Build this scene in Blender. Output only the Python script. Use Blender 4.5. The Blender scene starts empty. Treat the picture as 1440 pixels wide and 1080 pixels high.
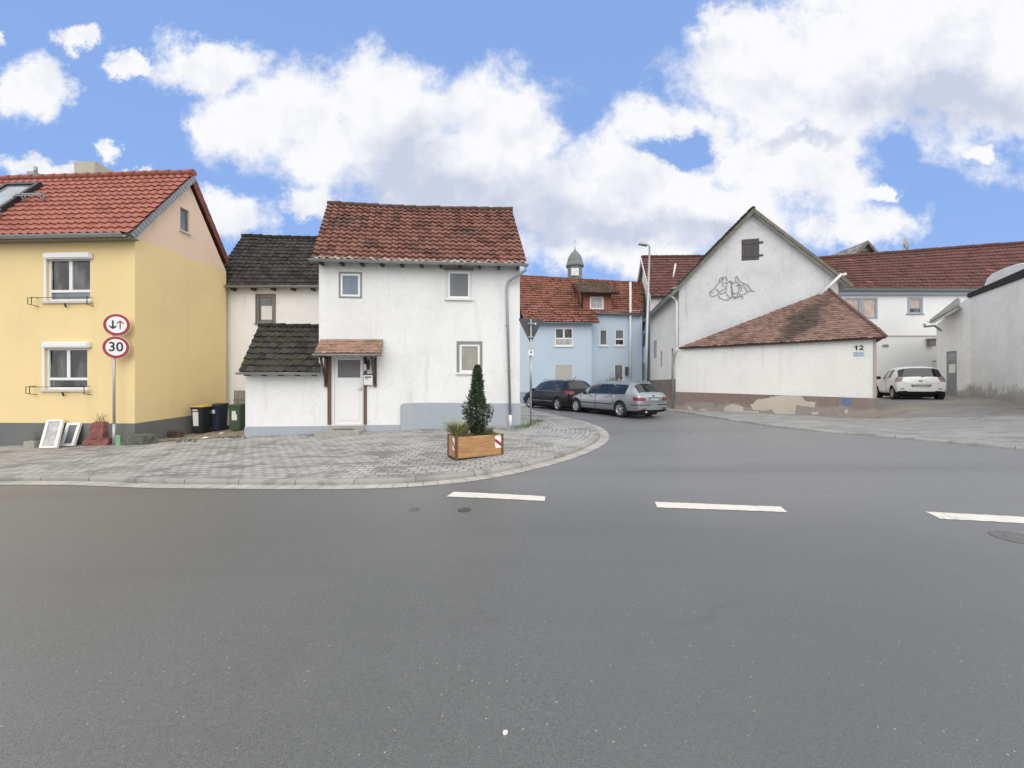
import bpy, bmesh, math, random
from mathutils import Vector, Matrix, geometry
from mathutils.bvhtree import BVHTree
random.seed(7)
R = math.radians
SC = bpy.context.scene
COL = SC.collection
F, CX, CY, H = 550.0, 720.0, 540.0, 1.6      # photograph's focal length in pixels, eye height in metres

# ------------------------------------------------------------------ geometry helpers
def P(px, py, Y):
    return Vector(((px - CX) / F * Y, Y, H - (py - CY) / F * Y))

def interp(tab, x):
    if x <= tab[0][0]: return tab[0][1]
    for (a, va), (b, vb) in zip(tab, tab[1:]):
        if x <= b:
            t = (x - a) / (b - a)
            return va + (vb - va) * t
    return tab[-1][1]

SLOPE = [(-14, 0), (-10.8, .0), (-7.9, .021), (0, .036), (7, .035), (11, .031), (13.5, .027), (17.3, .085), (25, .1), (60, .1)]
def g(x, y):
    """height of the road surface / natural ground"""
    t = y - 6.0
    if t <= 0: T = 0.0
    elif t < .8: T = t * t / 1.6
    else: T = t - .4
    if T > 8.6: T = 8.6 + (1 - math.exp(-(T - 8.6) / 1.0)) * 1.0
    xx = max(x, -18)
    left = .02 * xx if xx < -.5 else (-.02 * (xx - .5) ** 2 / 2 if xx < .5 else 0)
    return left + T * interp(SLOPE, x)

def hit(px, py, off=0.0):
    d = Vector(((px - CX) / F, 1.0, -(py - CY) / F))
    lo, hi = .5, 80.0
    f = lambda t: H + d.z * t - (g(d.x * t, t) + off)
    t = lo
    while t < hi and f(t) > 0: t += .1
    a, b = t - .1, t
    for _ in range(30):
        m = (a + b) / 2
        if f(m) > 0: a = m
        else: b = m
    return Vector((d.x * b, b, H + d.z * b))

class Fac:
    """vertical plane of a facade, A left and B right seen from outside"""
    def __init__(s, A, B):
        s.A = Vector((A[0], A[1])); s.B = Vector((B[0], B[1]))
        s.L = (s.B - s.A).length
        s.U = (s.B - s.A) / s.L
        s.N = Vector((s.U.y, -s.U.x))
    def p(s, u, z, d=0.0):
        q = s.A + s.U * u + s.N * d
        return Vector((q.x, q.y, z))
    def hit(s, px, py, d=0.0):
        D = Vector(((px - CX) / F, 1.0)); A = s.A + s.N * d
        den = D.x * s.U.y - D.y * s.U.x
        t = (A.x * s.U.y - A.y * s.U.x) / den
        q = D * t - A
        return q.dot(s.U), H - (py - CY) / F * t
    def rect(s, x0, y0, x1, y1, d=0.0):
        a = s.hit(x0, y0, d); b = s.hit(x1, y1, d)
        c = s.hit(x0, y1, d); e = s.hit(x1, y0, d)
        return min(a[0], b[0]), (c[1] + b[1]) / 2, max(a[0], b[0]), (a[1] + e[1]) / 2     # u0,z0,u1,z1

# ------------------------------------------------------------------ object helpers
def link(o):
    COL.objects.link(o); return o

def thing(name, label, cat, loc=(0, 0, 0), rz=0.0, group=None):
    o = bpy.data.objects.new(name, None); link(o)
    o.location = loc; o.rotation_euler = (0, 0, rz)
    o.empty_display_size = .2
    o['label'] = label; o['category'] = cat
    if group: o['group'] = group
    return o

def tag(o, label, cat, group=None, kind=None):
    o['label'] = label; o['category'] = cat
    if group: o['group'] = group
    if kind: o['kind'] = kind
    return o

def world_of(o):
    m = Matrix.Identity(4)
    chain = []
    while o: chain.append(o); o = o.parent
    for c in reversed(chain):
        m = m @ (Matrix.Translation(c.location) @ c.rotation_euler.to_matrix().to_4x4())
    return m

class MB:
    def __init__(s): s.bm = bmesh.new(); s.uv = None
    def face(s, pts, mi=0, uv=None):
        vs = [s.bm.verts.new(p) for p in pts]
        try: f = s.bm.faces.new(vs)
        except ValueError: return None
        f.material_index = mi
        if uv:
            if s.uv is None: s.uv = s.bm.loops.layers.uv.new('UVMap')
            for l, c in zip(f.loops, uv): l[s.uv].uv = c
        return f
    def hexa(s, a, mi=0):
        """a: 8 points, bottom ring 0-3 then top ring 4-7"""
        v = [s.bm.verts.new(p) for p in a]
        for q in ((3, 2, 1, 0), (4, 5, 6, 7), (0, 1, 5, 4), (1, 2, 6, 5), (2, 3, 7, 6), (3, 0, 4, 7)):
            f = s.bm.faces.new([v[i] for i in q]); f.material_index = mi
        return s
    def box(s, x0, y0, z0, x1, y1, z1, mi=0):
        return s.hexa([Vector(q) for q in ((x0, y0, z0), (x1, y0, z0), (x1, y1, z0), (x0, y1, z0), (x0, y0, z1), (x1, y0, z1), (x1, y1, z1), (x0, y1, z1))], mi)
    def fbox(s, f, u0, z0, u1, z1, d0, d1, mi=0):
        """box on a facade: d0 inner, d1 outer"""
        return s.hexa([f.p(u0, z0, d1), f.p(u1, z0, d1), f.p(u1, z0, d0), f.p(u0, z0, d0), f.p(u0, z1, d1), f.p(u1, z1, d1), f.p(u1, z1, d0), f.p(u0, z1, d0)], mi)
    def prism(s, pts, off, mi=0):
        """closed slab: polygon pts extruded by vector off"""
        a = [s.bm.verts.new(p) for p in pts]; b = [s.bm.verts.new(Vector(p) + Vector(off)) for p in pts]
        n = len(pts); fs = [s.bm.faces.new(a[::-1]), s.bm.faces.new(b)]
        for i in range(n): fs.append(s.bm.faces.new((a[i], a[(i + 1) % n], b[(i + 1) % n], b[i])))
        for f in fs: f.material_index = mi
        return s
    def tube(s, path, r, seg=8, cap=True, mi=0):
        path = [Vector(p) for p in path]; n = len(path)
        rs = r if isinstance(r, (list, tuple)) else [r] * n
        rings = []; ref = None
        for i, p in enumerate(path):
            t = (path[min(i + 1, n - 1)] - path[max(i - 1, 0)]).normalized()
            if ref is None: ref = Vector((0, 0, 1)) if abs(t.z) < .9 else Vector((1, 0, 0))
            a = t.cross(ref).normalized(); b = a.cross(t).normalized(); ref = b
            rings.append([s.bm.verts.new(p + (a * math.cos(6.28318 * k / seg) + b * math.sin(6.28318 * k / seg)) * rs[i]) for k in range(seg)])
        for A, B in zip(rings, rings[1:]):
            for k in range(seg):
                f = s.bm.faces.new((A[k], A[(k + 1) % seg], B[(k + 1) % seg], B[k])); f.material_index = mi; f.smooth = True
        if cap and seg > 2:
            s.bm.faces.new(rings[0][::-1]).material_index = mi; s.bm.faces.new(rings[-1]).material_index = mi
        return s
    def lathe(s, prof, M=None, seg=24, mi=0, smooth=True):
        """prof: (r,z) pairs about local z, M matrix"""
        M = M or Matrix.Identity(4); rings = []
        for r, z in prof:
            rings.append([s.bm.verts.new(M @ Vector((r * math.cos(6.28318 * k / seg), r * math.sin(6.28318 * k / seg), z))) for k in range(seg)])
        for A, B in zip(rings, rings[1:]):
            for k in range(seg):
                f = s.bm.faces.new((A[k], A[(k + 1) % seg], B[(k + 1) % seg], B[k])); f.material_index = mi; f.smooth = smooth
        s.bm.faces.new(rings[0][::-1]).material_index = mi; s.bm.faces.new(rings[-1]).material_index = mi
        return s
    def poly_holes(s, f, outline, holes, d=0.0, reveal=.12, mi=0):
        """facade face with rectangular openings and their reveals"""
        loops = [[Vector((u, z, 0)) for u, z in outline]]
        for (u0, z0, u1, z1) in holes: loops.append([Vector((u0, z0, 0)), Vector((u0, z1, 0)), Vector((u1, z1, 0)), Vector((u1, z0, 0))])
        flat = [p for l in loops for p in l]
        vs = [s.bm.verts.new(f.p(p.x, p.y, d)) for p in flat]
        for tri in geometry.tessellate_polygon(loops):
            a, b, c = [flat[i] for i in tri]
            if abs((b - a).cross(c - a).z) < 1e-7: continue
            order = tri if (b - a).cross(c - a).z > 0 else tri[::-1]
            try: s.bm.faces.new([vs[i] for i in order]).material_index = mi
            except ValueError: pass
        for (u0, z0, u1, z1) in holes:
            o = [f.p(u0, z0, d), f.p(u1, z0, d), f.p(u1, z1, d), f.p(u0, z1, d)]
            i_ = [f.p(u0, z0, d - reveal), f.p(u1, z0, d - reveal), f.p(u1, z1, d - reveal), f.p(u0, z1, d - reveal)]
            for k in range(4): s.face([o[(k + 1) % 4], o[k], i_[k], i_[(k + 1) % 4]], mi)
        return s
    def build(s, name, mat, parent=None, local=False, smooth=False, bevel=0.0, merge=True, seg=2):
        if merge: bmesh.ops.remove_doubles(s.bm, verts=s.bm.verts, dist=1e-5)
        if not local and parent:
            s.bm.transform(world_of(parent).inverted())
        if bevel > 0:
            bmesh.ops.bevel(s.bm, geom=[e for e in s.bm.edges if len(e.link_faces) == 2 and e.calc_face_angle(0) > .5], offset=bevel, segments=seg, affect='EDGES', clamp_overlap=True)
        me = bpy.data.meshes.new(name); s.bm.to_mesh(me); s.bm.free()
        if smooth:
            for p in me.polygons: p.use_smooth = True
        for m in (mat if isinstance(mat, (list, tuple)) else [mat]): me.materials.append(m)
        o = bpy.data.objects.new(name, me); link(o)
        if parent: o.parent = parent
        return o

def jitter(bm, amt):
    for v in bm.verts: v.co += Vector((random.uniform(-1, 1), random.uniform(-1, 1), random.uniform(-1, 1))) * amt

def catmull(pts, n):
    pts = [Vector(p) for p in pts]; ext = [pts[0] * 2 - pts[1]] + pts + [pts[-1] * 2 - pts[-2]]
    dense = []
    for i in range(1, len(ext) - 2):
        p0, p1, p2, p3 = ext[i - 1:i + 3]
        for k in range(24):
            t = k / 24
            dense.append(.5 * ((2 * p1) + (p2 - p0) * t + (2 * p0 - 5 * p1 + 4 * p2 - p3) * t * t + (3 * p1 - p0 - 3 * p2 + p3) * t ** 3))
    dense.append(pts[-1])
    return resample(dense, n)

def resample(pl, n):
    d = [0]
    for a, b in zip(pl, pl[1:]): d.append(d[-1] + (b - a).length)
    out = []; j = 0
    for i in range(n):
        t = d[-1] * i / (n - 1)
        while j < len(pl) - 2 and d[j + 1] < t: j += 1
        k = (t - d[j]) / max(d[j + 1] - d[j], 1e-9)
        out.append(pl[j].lerp(pl[j + 1], min(max(k, 0), 1)))
    return out

def offset2(pl, d):
    """offset a 2-D polyline to its right by d"""
    out = []
    for i, p in enumerate(pl):
        t = (pl[min(i + 1, len(pl) - 1)] - pl[max(i - 1, 0)]).normalized()
        out.append(Vector((p.x + t.y * d, p.y - t.x * d)))
    return out

def loft(name, A, B, m, offA, offB, mat, uvscale=1.0, ulen=None):
    """draped sheet between 2-D polylines A and B with heights g + off"""
    n = len(A); mb = MB(); bm = mb.bm; uvl = bm.loops.layers.uv.new('UVMap')
    dl = [0]
    for a, b in zip(A, A[1:]): dl.append(dl[-1] + (b - a).length)
    V = []
    for i in range(n):
        row = []
        for j in range(m + 1):
            q = A[i].lerp(B[i], j / m); off = offA + (offB - offA) * j / m
            row.append(bm.verts.new((q.x, q.y, g(q.x, q.y) + off)))
        V.append(row)
    for i in range(n - 1):
        for j in range(m):
            f = bm.faces.new((V[i][j], V[i + 1][j], V[i + 1][j + 1], V[i][j + 1])); f.smooth = True
            for l, (ii, jj) in zip(f.loops, ((i, j), (i + 1, j), (i + 1, j + 1), (i, j + 1))):
                l[uvl].uv = (dl[ii] * uvscale, (A[ii] - B[ii]).length * jj / m * uvscale)
    bmesh.ops.recalc_face_normals(bm, faces=bm.faces)
    if sum(f.normal.z for f in bm.faces) < 0: bmesh.ops.reverse_faces(bm, faces=bm.faces)
    return mb.build(name, mat, merge=False)

def text(name, body, size, M, mat, parent, extrude=.003, sx=1.0, bold=0.0):
    cu = bpy.data.curves.new('text', 'FONT'); cu.body = body; cu.size = size; cu.extrude = extrude; cu.offset = bold
    cu.align_x = 'CENTER'; cu.align_y = 'CENTER'; cu.resolution_u = 3
    t = bpy.data.objects.new('text', cu); link(t)
    dg = bpy.context.evaluated_depsgraph_get()
    me = bpy.data.meshes.new_from_object(t.evaluated_get(dg))
    bpy.data.objects.remove(t); bpy.data.curves.remove(cu)
    me.transform(Matrix.Diagonal((sx, 1, 1, 1))); me.transform(M)
    if parent: me.transform(world_of(parent).inverted())
    me.name = name; me.materials.clear(); me.materials.append(mat)
    o = bpy.data.objects.new(name, me); link(o)
    if parent: o.parent = parent
    return o

def facM(f, u, z, d):
    """matrix: local x along facade, y up, z outward"""
    m = Matrix.Identity(4); c = f.p(u, z, d)
    for i in range(3):
        m[i][0] = (f.U.x, f.U.y, 0)[i]; m[i][1] = (0, 0, 1)[i]; m[i][2] = (f.N.x, f.N.y, 0)[i]; m[i][3] = c[i]
    return m

# ------------------------------------------------------------------ materials
def newmat(name):
    m = bpy.data.materials.new(name); m.use_nodes = True
    nt = m.node_tree; return m, nt, nt.nodes['Principled BSDF']

def N_(nt, typ, props=None, **ins):
    n = nt.nodes.new('ShaderNode' + typ)
    for k, v in (props or {}).items(): setattr(n, k, v)
    for k, v in ins.items():
        k = int(k[1:]) if k[0] == 'i' and k[1:].isdigit() else k.replace('_', ' ')
        if hasattr(v, 'links') or isinstance(v, bpy.types.NodeSocket): nt.links.new(v, n.inputs[k])
        else: n.inputs[k].default_value = v
    return n
def mixc(nt, fac, a, b, mode='MIX'):
    n = nt.nodes.new('ShaderNodeMix'); n.data_type = 'RGBA'; n.blend_type = mode
    for i, v in ((0, fac), (6, a), (7, b)):
        if isinstance(v, bpy.types.NodeSocket): nt.links.new(v, n.inputs[i])
        else: n.inputs[i].default_value = (tuple(v) + (1,))[:4] if i else v
    return n.outputs[2]
def math_(nt, op, a, b=0.0, c=0.0, clamp=False):
    n = nt.nodes.new('ShaderNodeMath'); n.operation = op; n.use_clamp = clamp
    for i, v in enumerate((a, b, c)):
        if isinstance(v, bpy.types.NodeSocket): nt.links.new(v, n.inputs[i])
        elif i < len(n.inputs): n.inputs[i].default_value = v
    return n.outputs[0]
def ramp(nt, fac, lo, hi, smooth=True):
    n = nt.nodes.new('ShaderNodeMapRange'); n.interpolation_type = 'SMOOTHSTEP' if smooth else 'LINEAR'
    nt.links.new(fac, n.inputs[0]); n.inputs[1].default_value = lo; n.inputs[2].default_value = hi
    return n.outputs[0]
def noise(nt, vec, scale, detail=4, rough=.55, dist=0.0):
    n = N_(nt, 'TexNoise', Scale=scale, Detail=detail, Roughness=rough, Distortion=dist)
    if vec is not None: nt.links.new(vec, n.inputs['Vector'])
    return n.outputs[0]
def coords(nt, kind='Object'):
    return nt.nodes.new('ShaderNodeTexCoord').outputs[kind]
def vscale(nt, v, s):
    n = nt.nodes.new('ShaderNodeVectorMath'); n.operation = 'MULTIPLY'; nt.links.new(v, n.inputs[0]); n.inputs[1].default_value = s
    return n.outputs[0]
def bump(nt, bsdf, h, strength=.3, dist=.01):
    n = N_(nt, 'Bump', Strength=strength, Distance=dist, Height=h)
    nt.links.new(n.outputs[0], bsdf.inputs['Normal']); return n
def setc(nt, bsdf, c):
    if isinstance(c, bpy.types.NodeSocket): nt.links.new(c, bsdf.inputs['Base Color'])
    else: bsdf.inputs['Base Color'].default_value = (tuple(c) + (1,))[:4]

def dk(c, k): return tuple(x * k for x in c[:3])

def m_basic(name, col, rough=.6, metal=0.0, var=.12, vs=5.0, bmp=.0, bs=80.0, spec=.5, coat=0.0):
    m, nt, b = newmat(name)
    co = coords(nt)
    n1 = noise(nt, co, vs, 5, .6)
    c = mixc(nt, n1, dk(col, 1 - var * 1.6), dk(col, 1 + var * 1.2))
    setc(nt, b, c)
    b.inputs['Roughness'].default_value = rough; b.inputs['Metallic'].default_value = metal
    b.inputs['Specular IOR Level'].default_value = spec; b.inputs['Coat Weight'].default_value = coat
    b.inputs['Coat Roughness'].default_value = .03
    if bmp: bump(nt, b, noise(nt, co, bs, 3, .6), bmp, .01)
    return m

def m_plaster(name, col, stain=(.45, .43, .38), amount=.35, bs=28.0, bmp=.5, low=None, soft=.06, spots=.5):
    """rough cast plaster; low=(height, colour, ragged) a grimy zone above the ground, patch = bare grey areas"""
    m, nt, b = newmat(name)
    co = coords(nt)
    n1 = noise(nt, co, .55, 7, .62, .4)
    c = mixc(nt, ramp(nt, n1, .38, .72), dk(col, 1.03), tuple(x * (1 - amount * .35) + y * amount * .35 for x, y in zip(col, stain)))
    st = noise(nt, vscale(nt, co, (3.0, 3.0, .25)), 1.2, 6, .65)           # rain streaks
    c = mixc(nt, math_(nt, 'MULTIPLY', ramp(nt, st, .52, .78), amount * .7), c, stain)
    sp = noise(nt, co, 9.0, 4, .7)
    c = mixc(nt, math_(nt, 'MULTIPLY', ramp(nt, sp, .5, .78), spots * .55), c, dk(stain, 1.1))
    gr_ = noise(nt, co, bs * 1.3, 4, .7)
    c = mixc(nt, math_(nt, 'MULTIPLY', ramp(nt, gr_, .5, .75), .22 * spots + .06), c, dk(stain, .9))
    if low:
        h, lc, rag = low
        sep = N_(nt, 'SeparateXYZ'); nt.links.new(co, sep.inputs[0])
        nz = noise(nt, co, 1.6, 7, .65)
        f = math_(nt, 'ADD', sep.outputs[2], math_(nt, 'MULTIPLY', math_(nt, 'SUBTRACT', nz, .5), -rag))
        k = ramp(nt, f, h + soft, h - soft)
        lc2 = mixc(nt, noise(nt, co, 5, 6, .7), dk(lc, .75), dk(lc, 1.3))
        c = mixc(nt, k, c, lc2)
    setc(nt, b, c)
    b.inputs['Roughness'].default_value = .92; b.inputs['Specular IOR Level'].default_value = .2
    h1 = noise(nt, co, bs, 4, .65)
    bump(nt, b, math_(nt, 'ADD', h1, math_(nt, 'MULTIPLY', noise(nt, co, 3.5, 3, .6), .8)), bmp, .012)
    return m

def m_tiles(name, c1, c2, c3, moss=(.05, .055, .03), mossamt=.4, lichen=None, rough=.85, mscale=1.3, eave=None, bright=None, streak=None):
    m, nt, b = newmat(name)
    uv = coords(nt, 'UV'); co = coords(nt)
    fl = nt.nodes.new('ShaderNodeVectorMath'); fl.operation = 'FLOOR'; nt.links.new(uv, fl.inputs[0])
    wn = N_(nt, 'TexWhiteNoise', {'noise_dimensions': '2D'}); nt.links.new(fl.outputs[0], wn.inputs['Vector'])
    wn2 = N_(nt, 'TexWhiteNoise', {'noise_dimensions': '2D'})
    nt.links.new(vscale(nt, fl.outputs[0], (1.7, 3.1, 1)), wn2.inputs['Vector'])
    c = mixc(nt, wn.outputs[0], c1, c2)
    c = mixc(nt, ramp(nt, wn2.outputs[0], .8, .83), c, c3)
    if bright: c = mixc(nt, ramp(nt, wn2.outputs[0], .985, .99), c, bright)
    n = noise(nt, co, 14, 5, .7)
    c = mixc(nt, math_(nt, 'MULTIPLY', ramp(nt, n, .45, .75), .45), c, dk(c2, .55))
    n = noise(nt, co, mscale, 8, .72)
    c = mixc(nt, math_(nt, 'MULTIPLY', ramp(nt, n, .52, .66), mossamt), c, moss)
    if lichen:
        n = noise(nt, co, 7, 5, .75)
        c = mixc(nt, ramp(nt, n, .66, .71), c, lichen)
    if eave:
        sep = N_(nt, 'SeparateXYZ'); nt.links.new(uv, sep.inputs[0])
        k = math_(nt, 'MULTIPLY', ramp(nt, sep.outputs[1], .5, .3), ramp(nt, noise(nt, co, 8, 4, .6), .42, .56))
        c = mixc(nt, k, c, eave)
    if streak:                                        # algae below a dripping pipe: centre, axis and half widths in object space
        ce, ax, hl, hw, sc_ = streak
        s0 = N_(nt, 'VectorMath', {'operation': 'SUBTRACT'}); nt.links.new(co, s0.inputs[0]); s0.inputs[1].default_value = ce
        dt = N_(nt, 'VectorMath', {'operation': 'DOT_PRODUCT'}); nt.links.new(s0.outputs[0], dt.inputs[0]); dt.inputs[1].default_value = ax
        ln = N_(nt, 'VectorMath', {'operation': 'LENGTH'}); nt.links.new(s0.outputs[0], ln.inputs[0])
        t = dt.outputs['Value']; l2 = math_(nt, 'MULTIPLY', ln.outputs['Value'], ln.outputs['Value'])
        pd = math_(nt, 'SQRT', math_(nt, 'MAXIMUM', math_(nt, 'SUBTRACT', l2, math_(nt, 'MULTIPLY', t, t)), 0))
        q = math_(nt, 'ADD', math_(nt, 'ABSOLUTE', math_(nt, 'DIVIDE', t, hl)), math_(nt, 'DIVIDE', pd, hw))
        q = math_(nt, 'ADD', q, math_(nt, 'MULTIPLY', math_(nt, 'SUBTRACT', noise(nt, co, 3, 6, .7), .5), 1.3))
        c = mixc(nt, math_(nt, 'MULTIPLY', ramp(nt, q, 1.45, .5), .72), c, sc_)
    setc(nt, b, c); b.inputs['Roughness'].default_value = rough; b.inputs['Specular IOR Level'].default_value = .25
    bump(nt, b, noise(nt, co, 40, 4, .7), .35, .01)
    return m

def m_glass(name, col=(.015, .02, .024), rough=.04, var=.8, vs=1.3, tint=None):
    """window pane: dark room behind with soft shapes painting in curtains and reflections"""
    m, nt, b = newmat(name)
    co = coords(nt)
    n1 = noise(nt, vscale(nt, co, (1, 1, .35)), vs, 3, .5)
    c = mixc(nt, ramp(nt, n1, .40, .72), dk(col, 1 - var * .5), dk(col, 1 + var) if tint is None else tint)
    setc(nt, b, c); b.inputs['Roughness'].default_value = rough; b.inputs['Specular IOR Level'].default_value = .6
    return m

def m_wood(name, c1, c2, scale=3.0, axis=(1, 14, 14), rough=.6):
    m, nt, b = newmat(name)
    co = coords(nt)
    v = vscale(nt, co, axis)
    n1 = noise(nt, v, scale, 6, .65, .6)
    c = mixc(nt, ramp(nt, n1, .3, .7), c1, c2)
    n2 = noise(nt, vscale(nt, co, (4, 7, 7)), 1.1, 2, .5, .3)
    c = mixc(nt, ramp(nt, n2, .74, .8), c, dk(c1, .45))
    setc(nt, b, c); b.inputs['Roughness'].default_value = rough
    bump(nt, b, n1, .15, .004)
    return m

def m_leaf(name, c1, c2, trans=.15):
    m, nt, b = newmat(name)
    n = noise(nt, coords(nt), 9, 3, .6)
    setc(nt, b, mixc(nt, ramp(nt, n, .3, .7), c1, c2)); b.inputs['Roughness'].default_value = .6
    b.inputs['Specular IOR Level'].default_value = .25
    return m

def m_asphalt():
    m, nt, b = newmat('asphalt')
    co = coords(nt)
    big = noise(nt, co, .16, 5, .55, .5)
    c = mixc(nt, ramp(nt, big, .3, .7), (.130, .134, .129), (.172, .174, .171))
    # paler tone towards the side street, with a soft irregular edge
    sep = N_(nt, 'SeparateXYZ'); nt.links.new(co, sep.inputs[0])
    e = math_(nt, 'ADD', math_(nt, 'ADD', sep.outputs[1], math_(nt, 'MULTIPLY', sep.outputs[0], .28)), math_(nt, 'MULTIPLY', noise(nt, co, .5, 5, .6), 2.2))
    c = mixc(nt, math_(nt, 'MULTIPLY', ramp(nt, e, 5.2, 8.4), .85), c, (.255, .256, .266))
    # tyre wear bands along the main road
    w = noise(nt, vscale(nt, co, (.06, 1.0, 1)), 1.1, 4, .5, .3)
    c = mixc(nt, math_(nt, 'MULTIPLY', ramp(nt, w, .5, .72), .35), c, (.092, .094, .094))
    pat = noise(nt, co, 1.5, 6, .65, .6)
    c = mixc(nt, math_(nt, 'MULTIPLY', ramp(nt, pat, .55, .75), .28), c, (.21, .205, .195))
    cv = N_(nt, 'TexVoronoi', {'feature': 'DISTANCE_TO_EDGE'}, Scale=.22)
    wv = N_(nt, 'VectorMath', {'operation': 'MULTIPLY_ADD'}); wn_ = N_(nt, 'TexNoise', Scale=1.1, Detail=5.0); nt.links.new(co, wn_.inputs['Vector']); nt.links.new(wn_.outputs['Color'], wv.inputs[0]); wv.inputs[1].default_value = (.9, .9, 0); nt.links.new(co, wv.inputs[2])
    nt.links.new(wv.outputs[0], cv.inputs['Vector'])
    c = mixc(nt, math_(nt, 'MULTIPLY', ramp(nt, cv.outputs[0], .006, .002), math_(nt, 'MULTIPLY', ramp(nt, noise(nt, co, .35, 3, .6), .5, .62), .5)), c, (.06, .06, .06))
    oil = noise(nt, co, .9, 3, .5)
    c = mixc(nt, math_(nt, 'MULTIPLY', ramp(nt, oil, .68, .78), .4), c, (.085, .085, .085))
    # aggregate
    vor = N_(nt, 'TexVoronoi', Scale=110.0); nt.links.new(co, vor.inputs['Vector'])
    gr = math_(nt, 'ADD', math_(nt, 'MULTIPLY', noise(nt, co, 230, 3, .7), .82), math_(nt, 'MULTIPLY', noise(nt, co, 45, 4, .7), .18))
    c = mixc(nt, ramp(nt, gr, .35, .7), mixc(nt, .5, c, (.03, .03, .03)), mixc(nt, .2, c, (.45, .44, .42)))
    sp = N_(nt, 'TexWhiteNoise', {'noise_dimensions': '3D'}); nt.links.new(vor.outputs['Color'], sp.inputs['Vector'])
    c = mixc(nt, math_(nt, 'MULTIPLY', ramp(nt, sp.outputs[0], .9962, .9975), math_(nt, 'LESS_THAN', vor.outputs[0], .42)), c, (.46, .44, .39))
    setc(nt, b, c)
    rr = math_(nt, 'ADD', math_(nt, 'MULTIPLY', big, .25), .30)
    nt.links.new(rr, b.inputs['Roughness']); b.inputs['Specular IOR Level'].default_value = .45
    bump(nt, b, math_(nt, 'ADD', math_(nt, 'MULTIPLY', vor.outputs[0], .7), gr), .38, .005)
    return m

def m_pavers(name, bw, bh, c1, c2, mortar, ms=.012, dark=.5, rough=.75):
    m, nt, b = newmat(name)
    uv = coords(nt, 'UV'); co = coords(nt)
    wob = N_(nt, 'TexNoise', Scale=2.0, Detail=2.0); nt.links.new(co, wob.inputs['Vector'])
    wv = N_(nt, 'VectorMath', {'operation': 'MULTIPLY_ADD'}); nt.links.new(wob.outputs['Color'], wv.inputs[0])
    wv.inputs[1].default_value = (.03, .03, 0); nt.links.new(uv, wv.inputs[2])
    br = N_(nt, 'TexBrick', {'offset': .5}, Scale=1.0, Mortar_Size=ms, Mortar_Smooth=.3, Bias=0.0, Brick_Width=bw, Row_Height=bh)
    nt.links.new(wv.outputs[0], br.inputs['Vector'])
    br.inputs['Color1'].default_value = c1 + (1,); br.inputs['Color2'].default_value = c2 + (1,); br.inputs['Mortar'].default_value = mortar + (1,)
    c = br.outputs[0]
    n = noise(nt, vscale(nt, co, (1, 1.8, 1)), 1.3, 7, .66, .5)
    c = mixc(nt, math_(nt, 'MULTIPLY', ramp(nt, n, .47, .60), dark), c, dk(c1, .40))
    n = noise(nt, co, .6, 5, .6)
    c = mixc(nt, math_(nt, 'MULTIPLY', ramp(nt, n, .45, .7), .4), c, dk(c2, 1.25))
    n = noise(nt, co, 120, 3, .6)
    c = mixc(nt, math_(nt, 'MULTIPLY', n, .3), c, dk(c1, .5))
    setc(nt, b, c); b.inputs['Roughness'].default_value = rough
    h = math_(nt, 'SUBTRACT', math_(nt, 'MULTIPLY', noise(nt, co, 60, 3, .6), .3), br.outputs['Fac'])
    bump(nt, b, h, .6, .008)
    return m

def m_ground(name, c1, c2, c3, s=1.0, rough=.9):
    m, nt, b = newmat(name)
    co = coords(nt)
    n = noise(nt, vscale(nt, co, (.6, 1.4, 1)), .7 * s, 8, .68, .8)
    c = mixc(nt, ramp(nt, n, .38, .62), c1, c2)
    n2 = noise(nt, vscale(nt, co, (.5, 1.6, 1)), 1.9 * s, 8, .7, .6)
    c = mixc(nt, math_(nt, 'MULTIPLY', ramp(nt, n2, .5, .64), .85), c, c3)
    g2 = noise(nt, co, 90, 4, .7)
    c = mixc(nt, math_(nt, 'MULTIPLY', g2, .4), c, dk(c1, .45))
    setc(nt, b, c); b.inputs['Roughness'].default_value = rough
    bump(nt, b, math_(nt, 'ADD', g2, n2), .5, .015)
    return m

M = {}
_p0, _p1 = P(1160, 424, 16.9) - Vector((11, 17, .4)), P(1093, 488, 15.9) - Vector((11, 17, .4))
_ax = (_p1 - _p0).normalized()
STREAK = (tuple((_p0 + _p1) / 2), tuple(_ax), 2.1, .62, (.045, .042, .038))
M['asphalt'] = m_asphalt()
M['pavers'] = m_pavers('grey concrete pavers', .22, .155, (.37, .36, .345), (.46, .45, .43), (.12, .115, .105), .013, .8)
M['kerb'] = m_pavers('concrete kerb stone', 1.0, 3.0, (.30, .29, .27), (.37, .36, .335), (.12, .11, .1), .010, .5)
M['gutter'] = m_pavers('pale gutter stones', .24, .5, (.43, .41, .37), (.54, .515, .465), (.26, .24, .21), .012, .4)
M['pavement'] = m_ground('old concrete pavement', (.27, .268, .265), (.36, .352, .34), (.185, .185, .187), 1.2)
M['yard'] = m_ground('worn yard surface', (.25, .245, .24), (.36, .325, .26), (.19, .185, .18), .7)
M['earth'] = m_ground('bare earth with rubble', (.27, .23, .17), (.38, .32, .25), (.15, .13, .09), 2.5)
def m_paint():
    m, nt, b = newmat('worn white road paint'); co = coords(nt)
    c = mixc(nt, noise(nt, co, 5, 5, .65), (.62, .585, .52), (.80, .765, .69))
    w1 = noise(nt, co, 26, 6, .75); w2 = noise(nt, co, 2.2, 4, .6)
    c = mixc(nt, math_(nt, 'MULTIPLY', ramp(nt, math_(nt, 'ADD', math_(nt, 'MULTIPLY', w1, .75), math_(nt, 'MULTIPLY', w2, .35)), .62, .70), .75), c, (.25, .245, .235))
    setc(nt, b, c); b.inputs['Roughness'].default_value = .75; bump(nt, b, noise(nt, co, 150, 3, .6), .4, .005); return m
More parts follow.
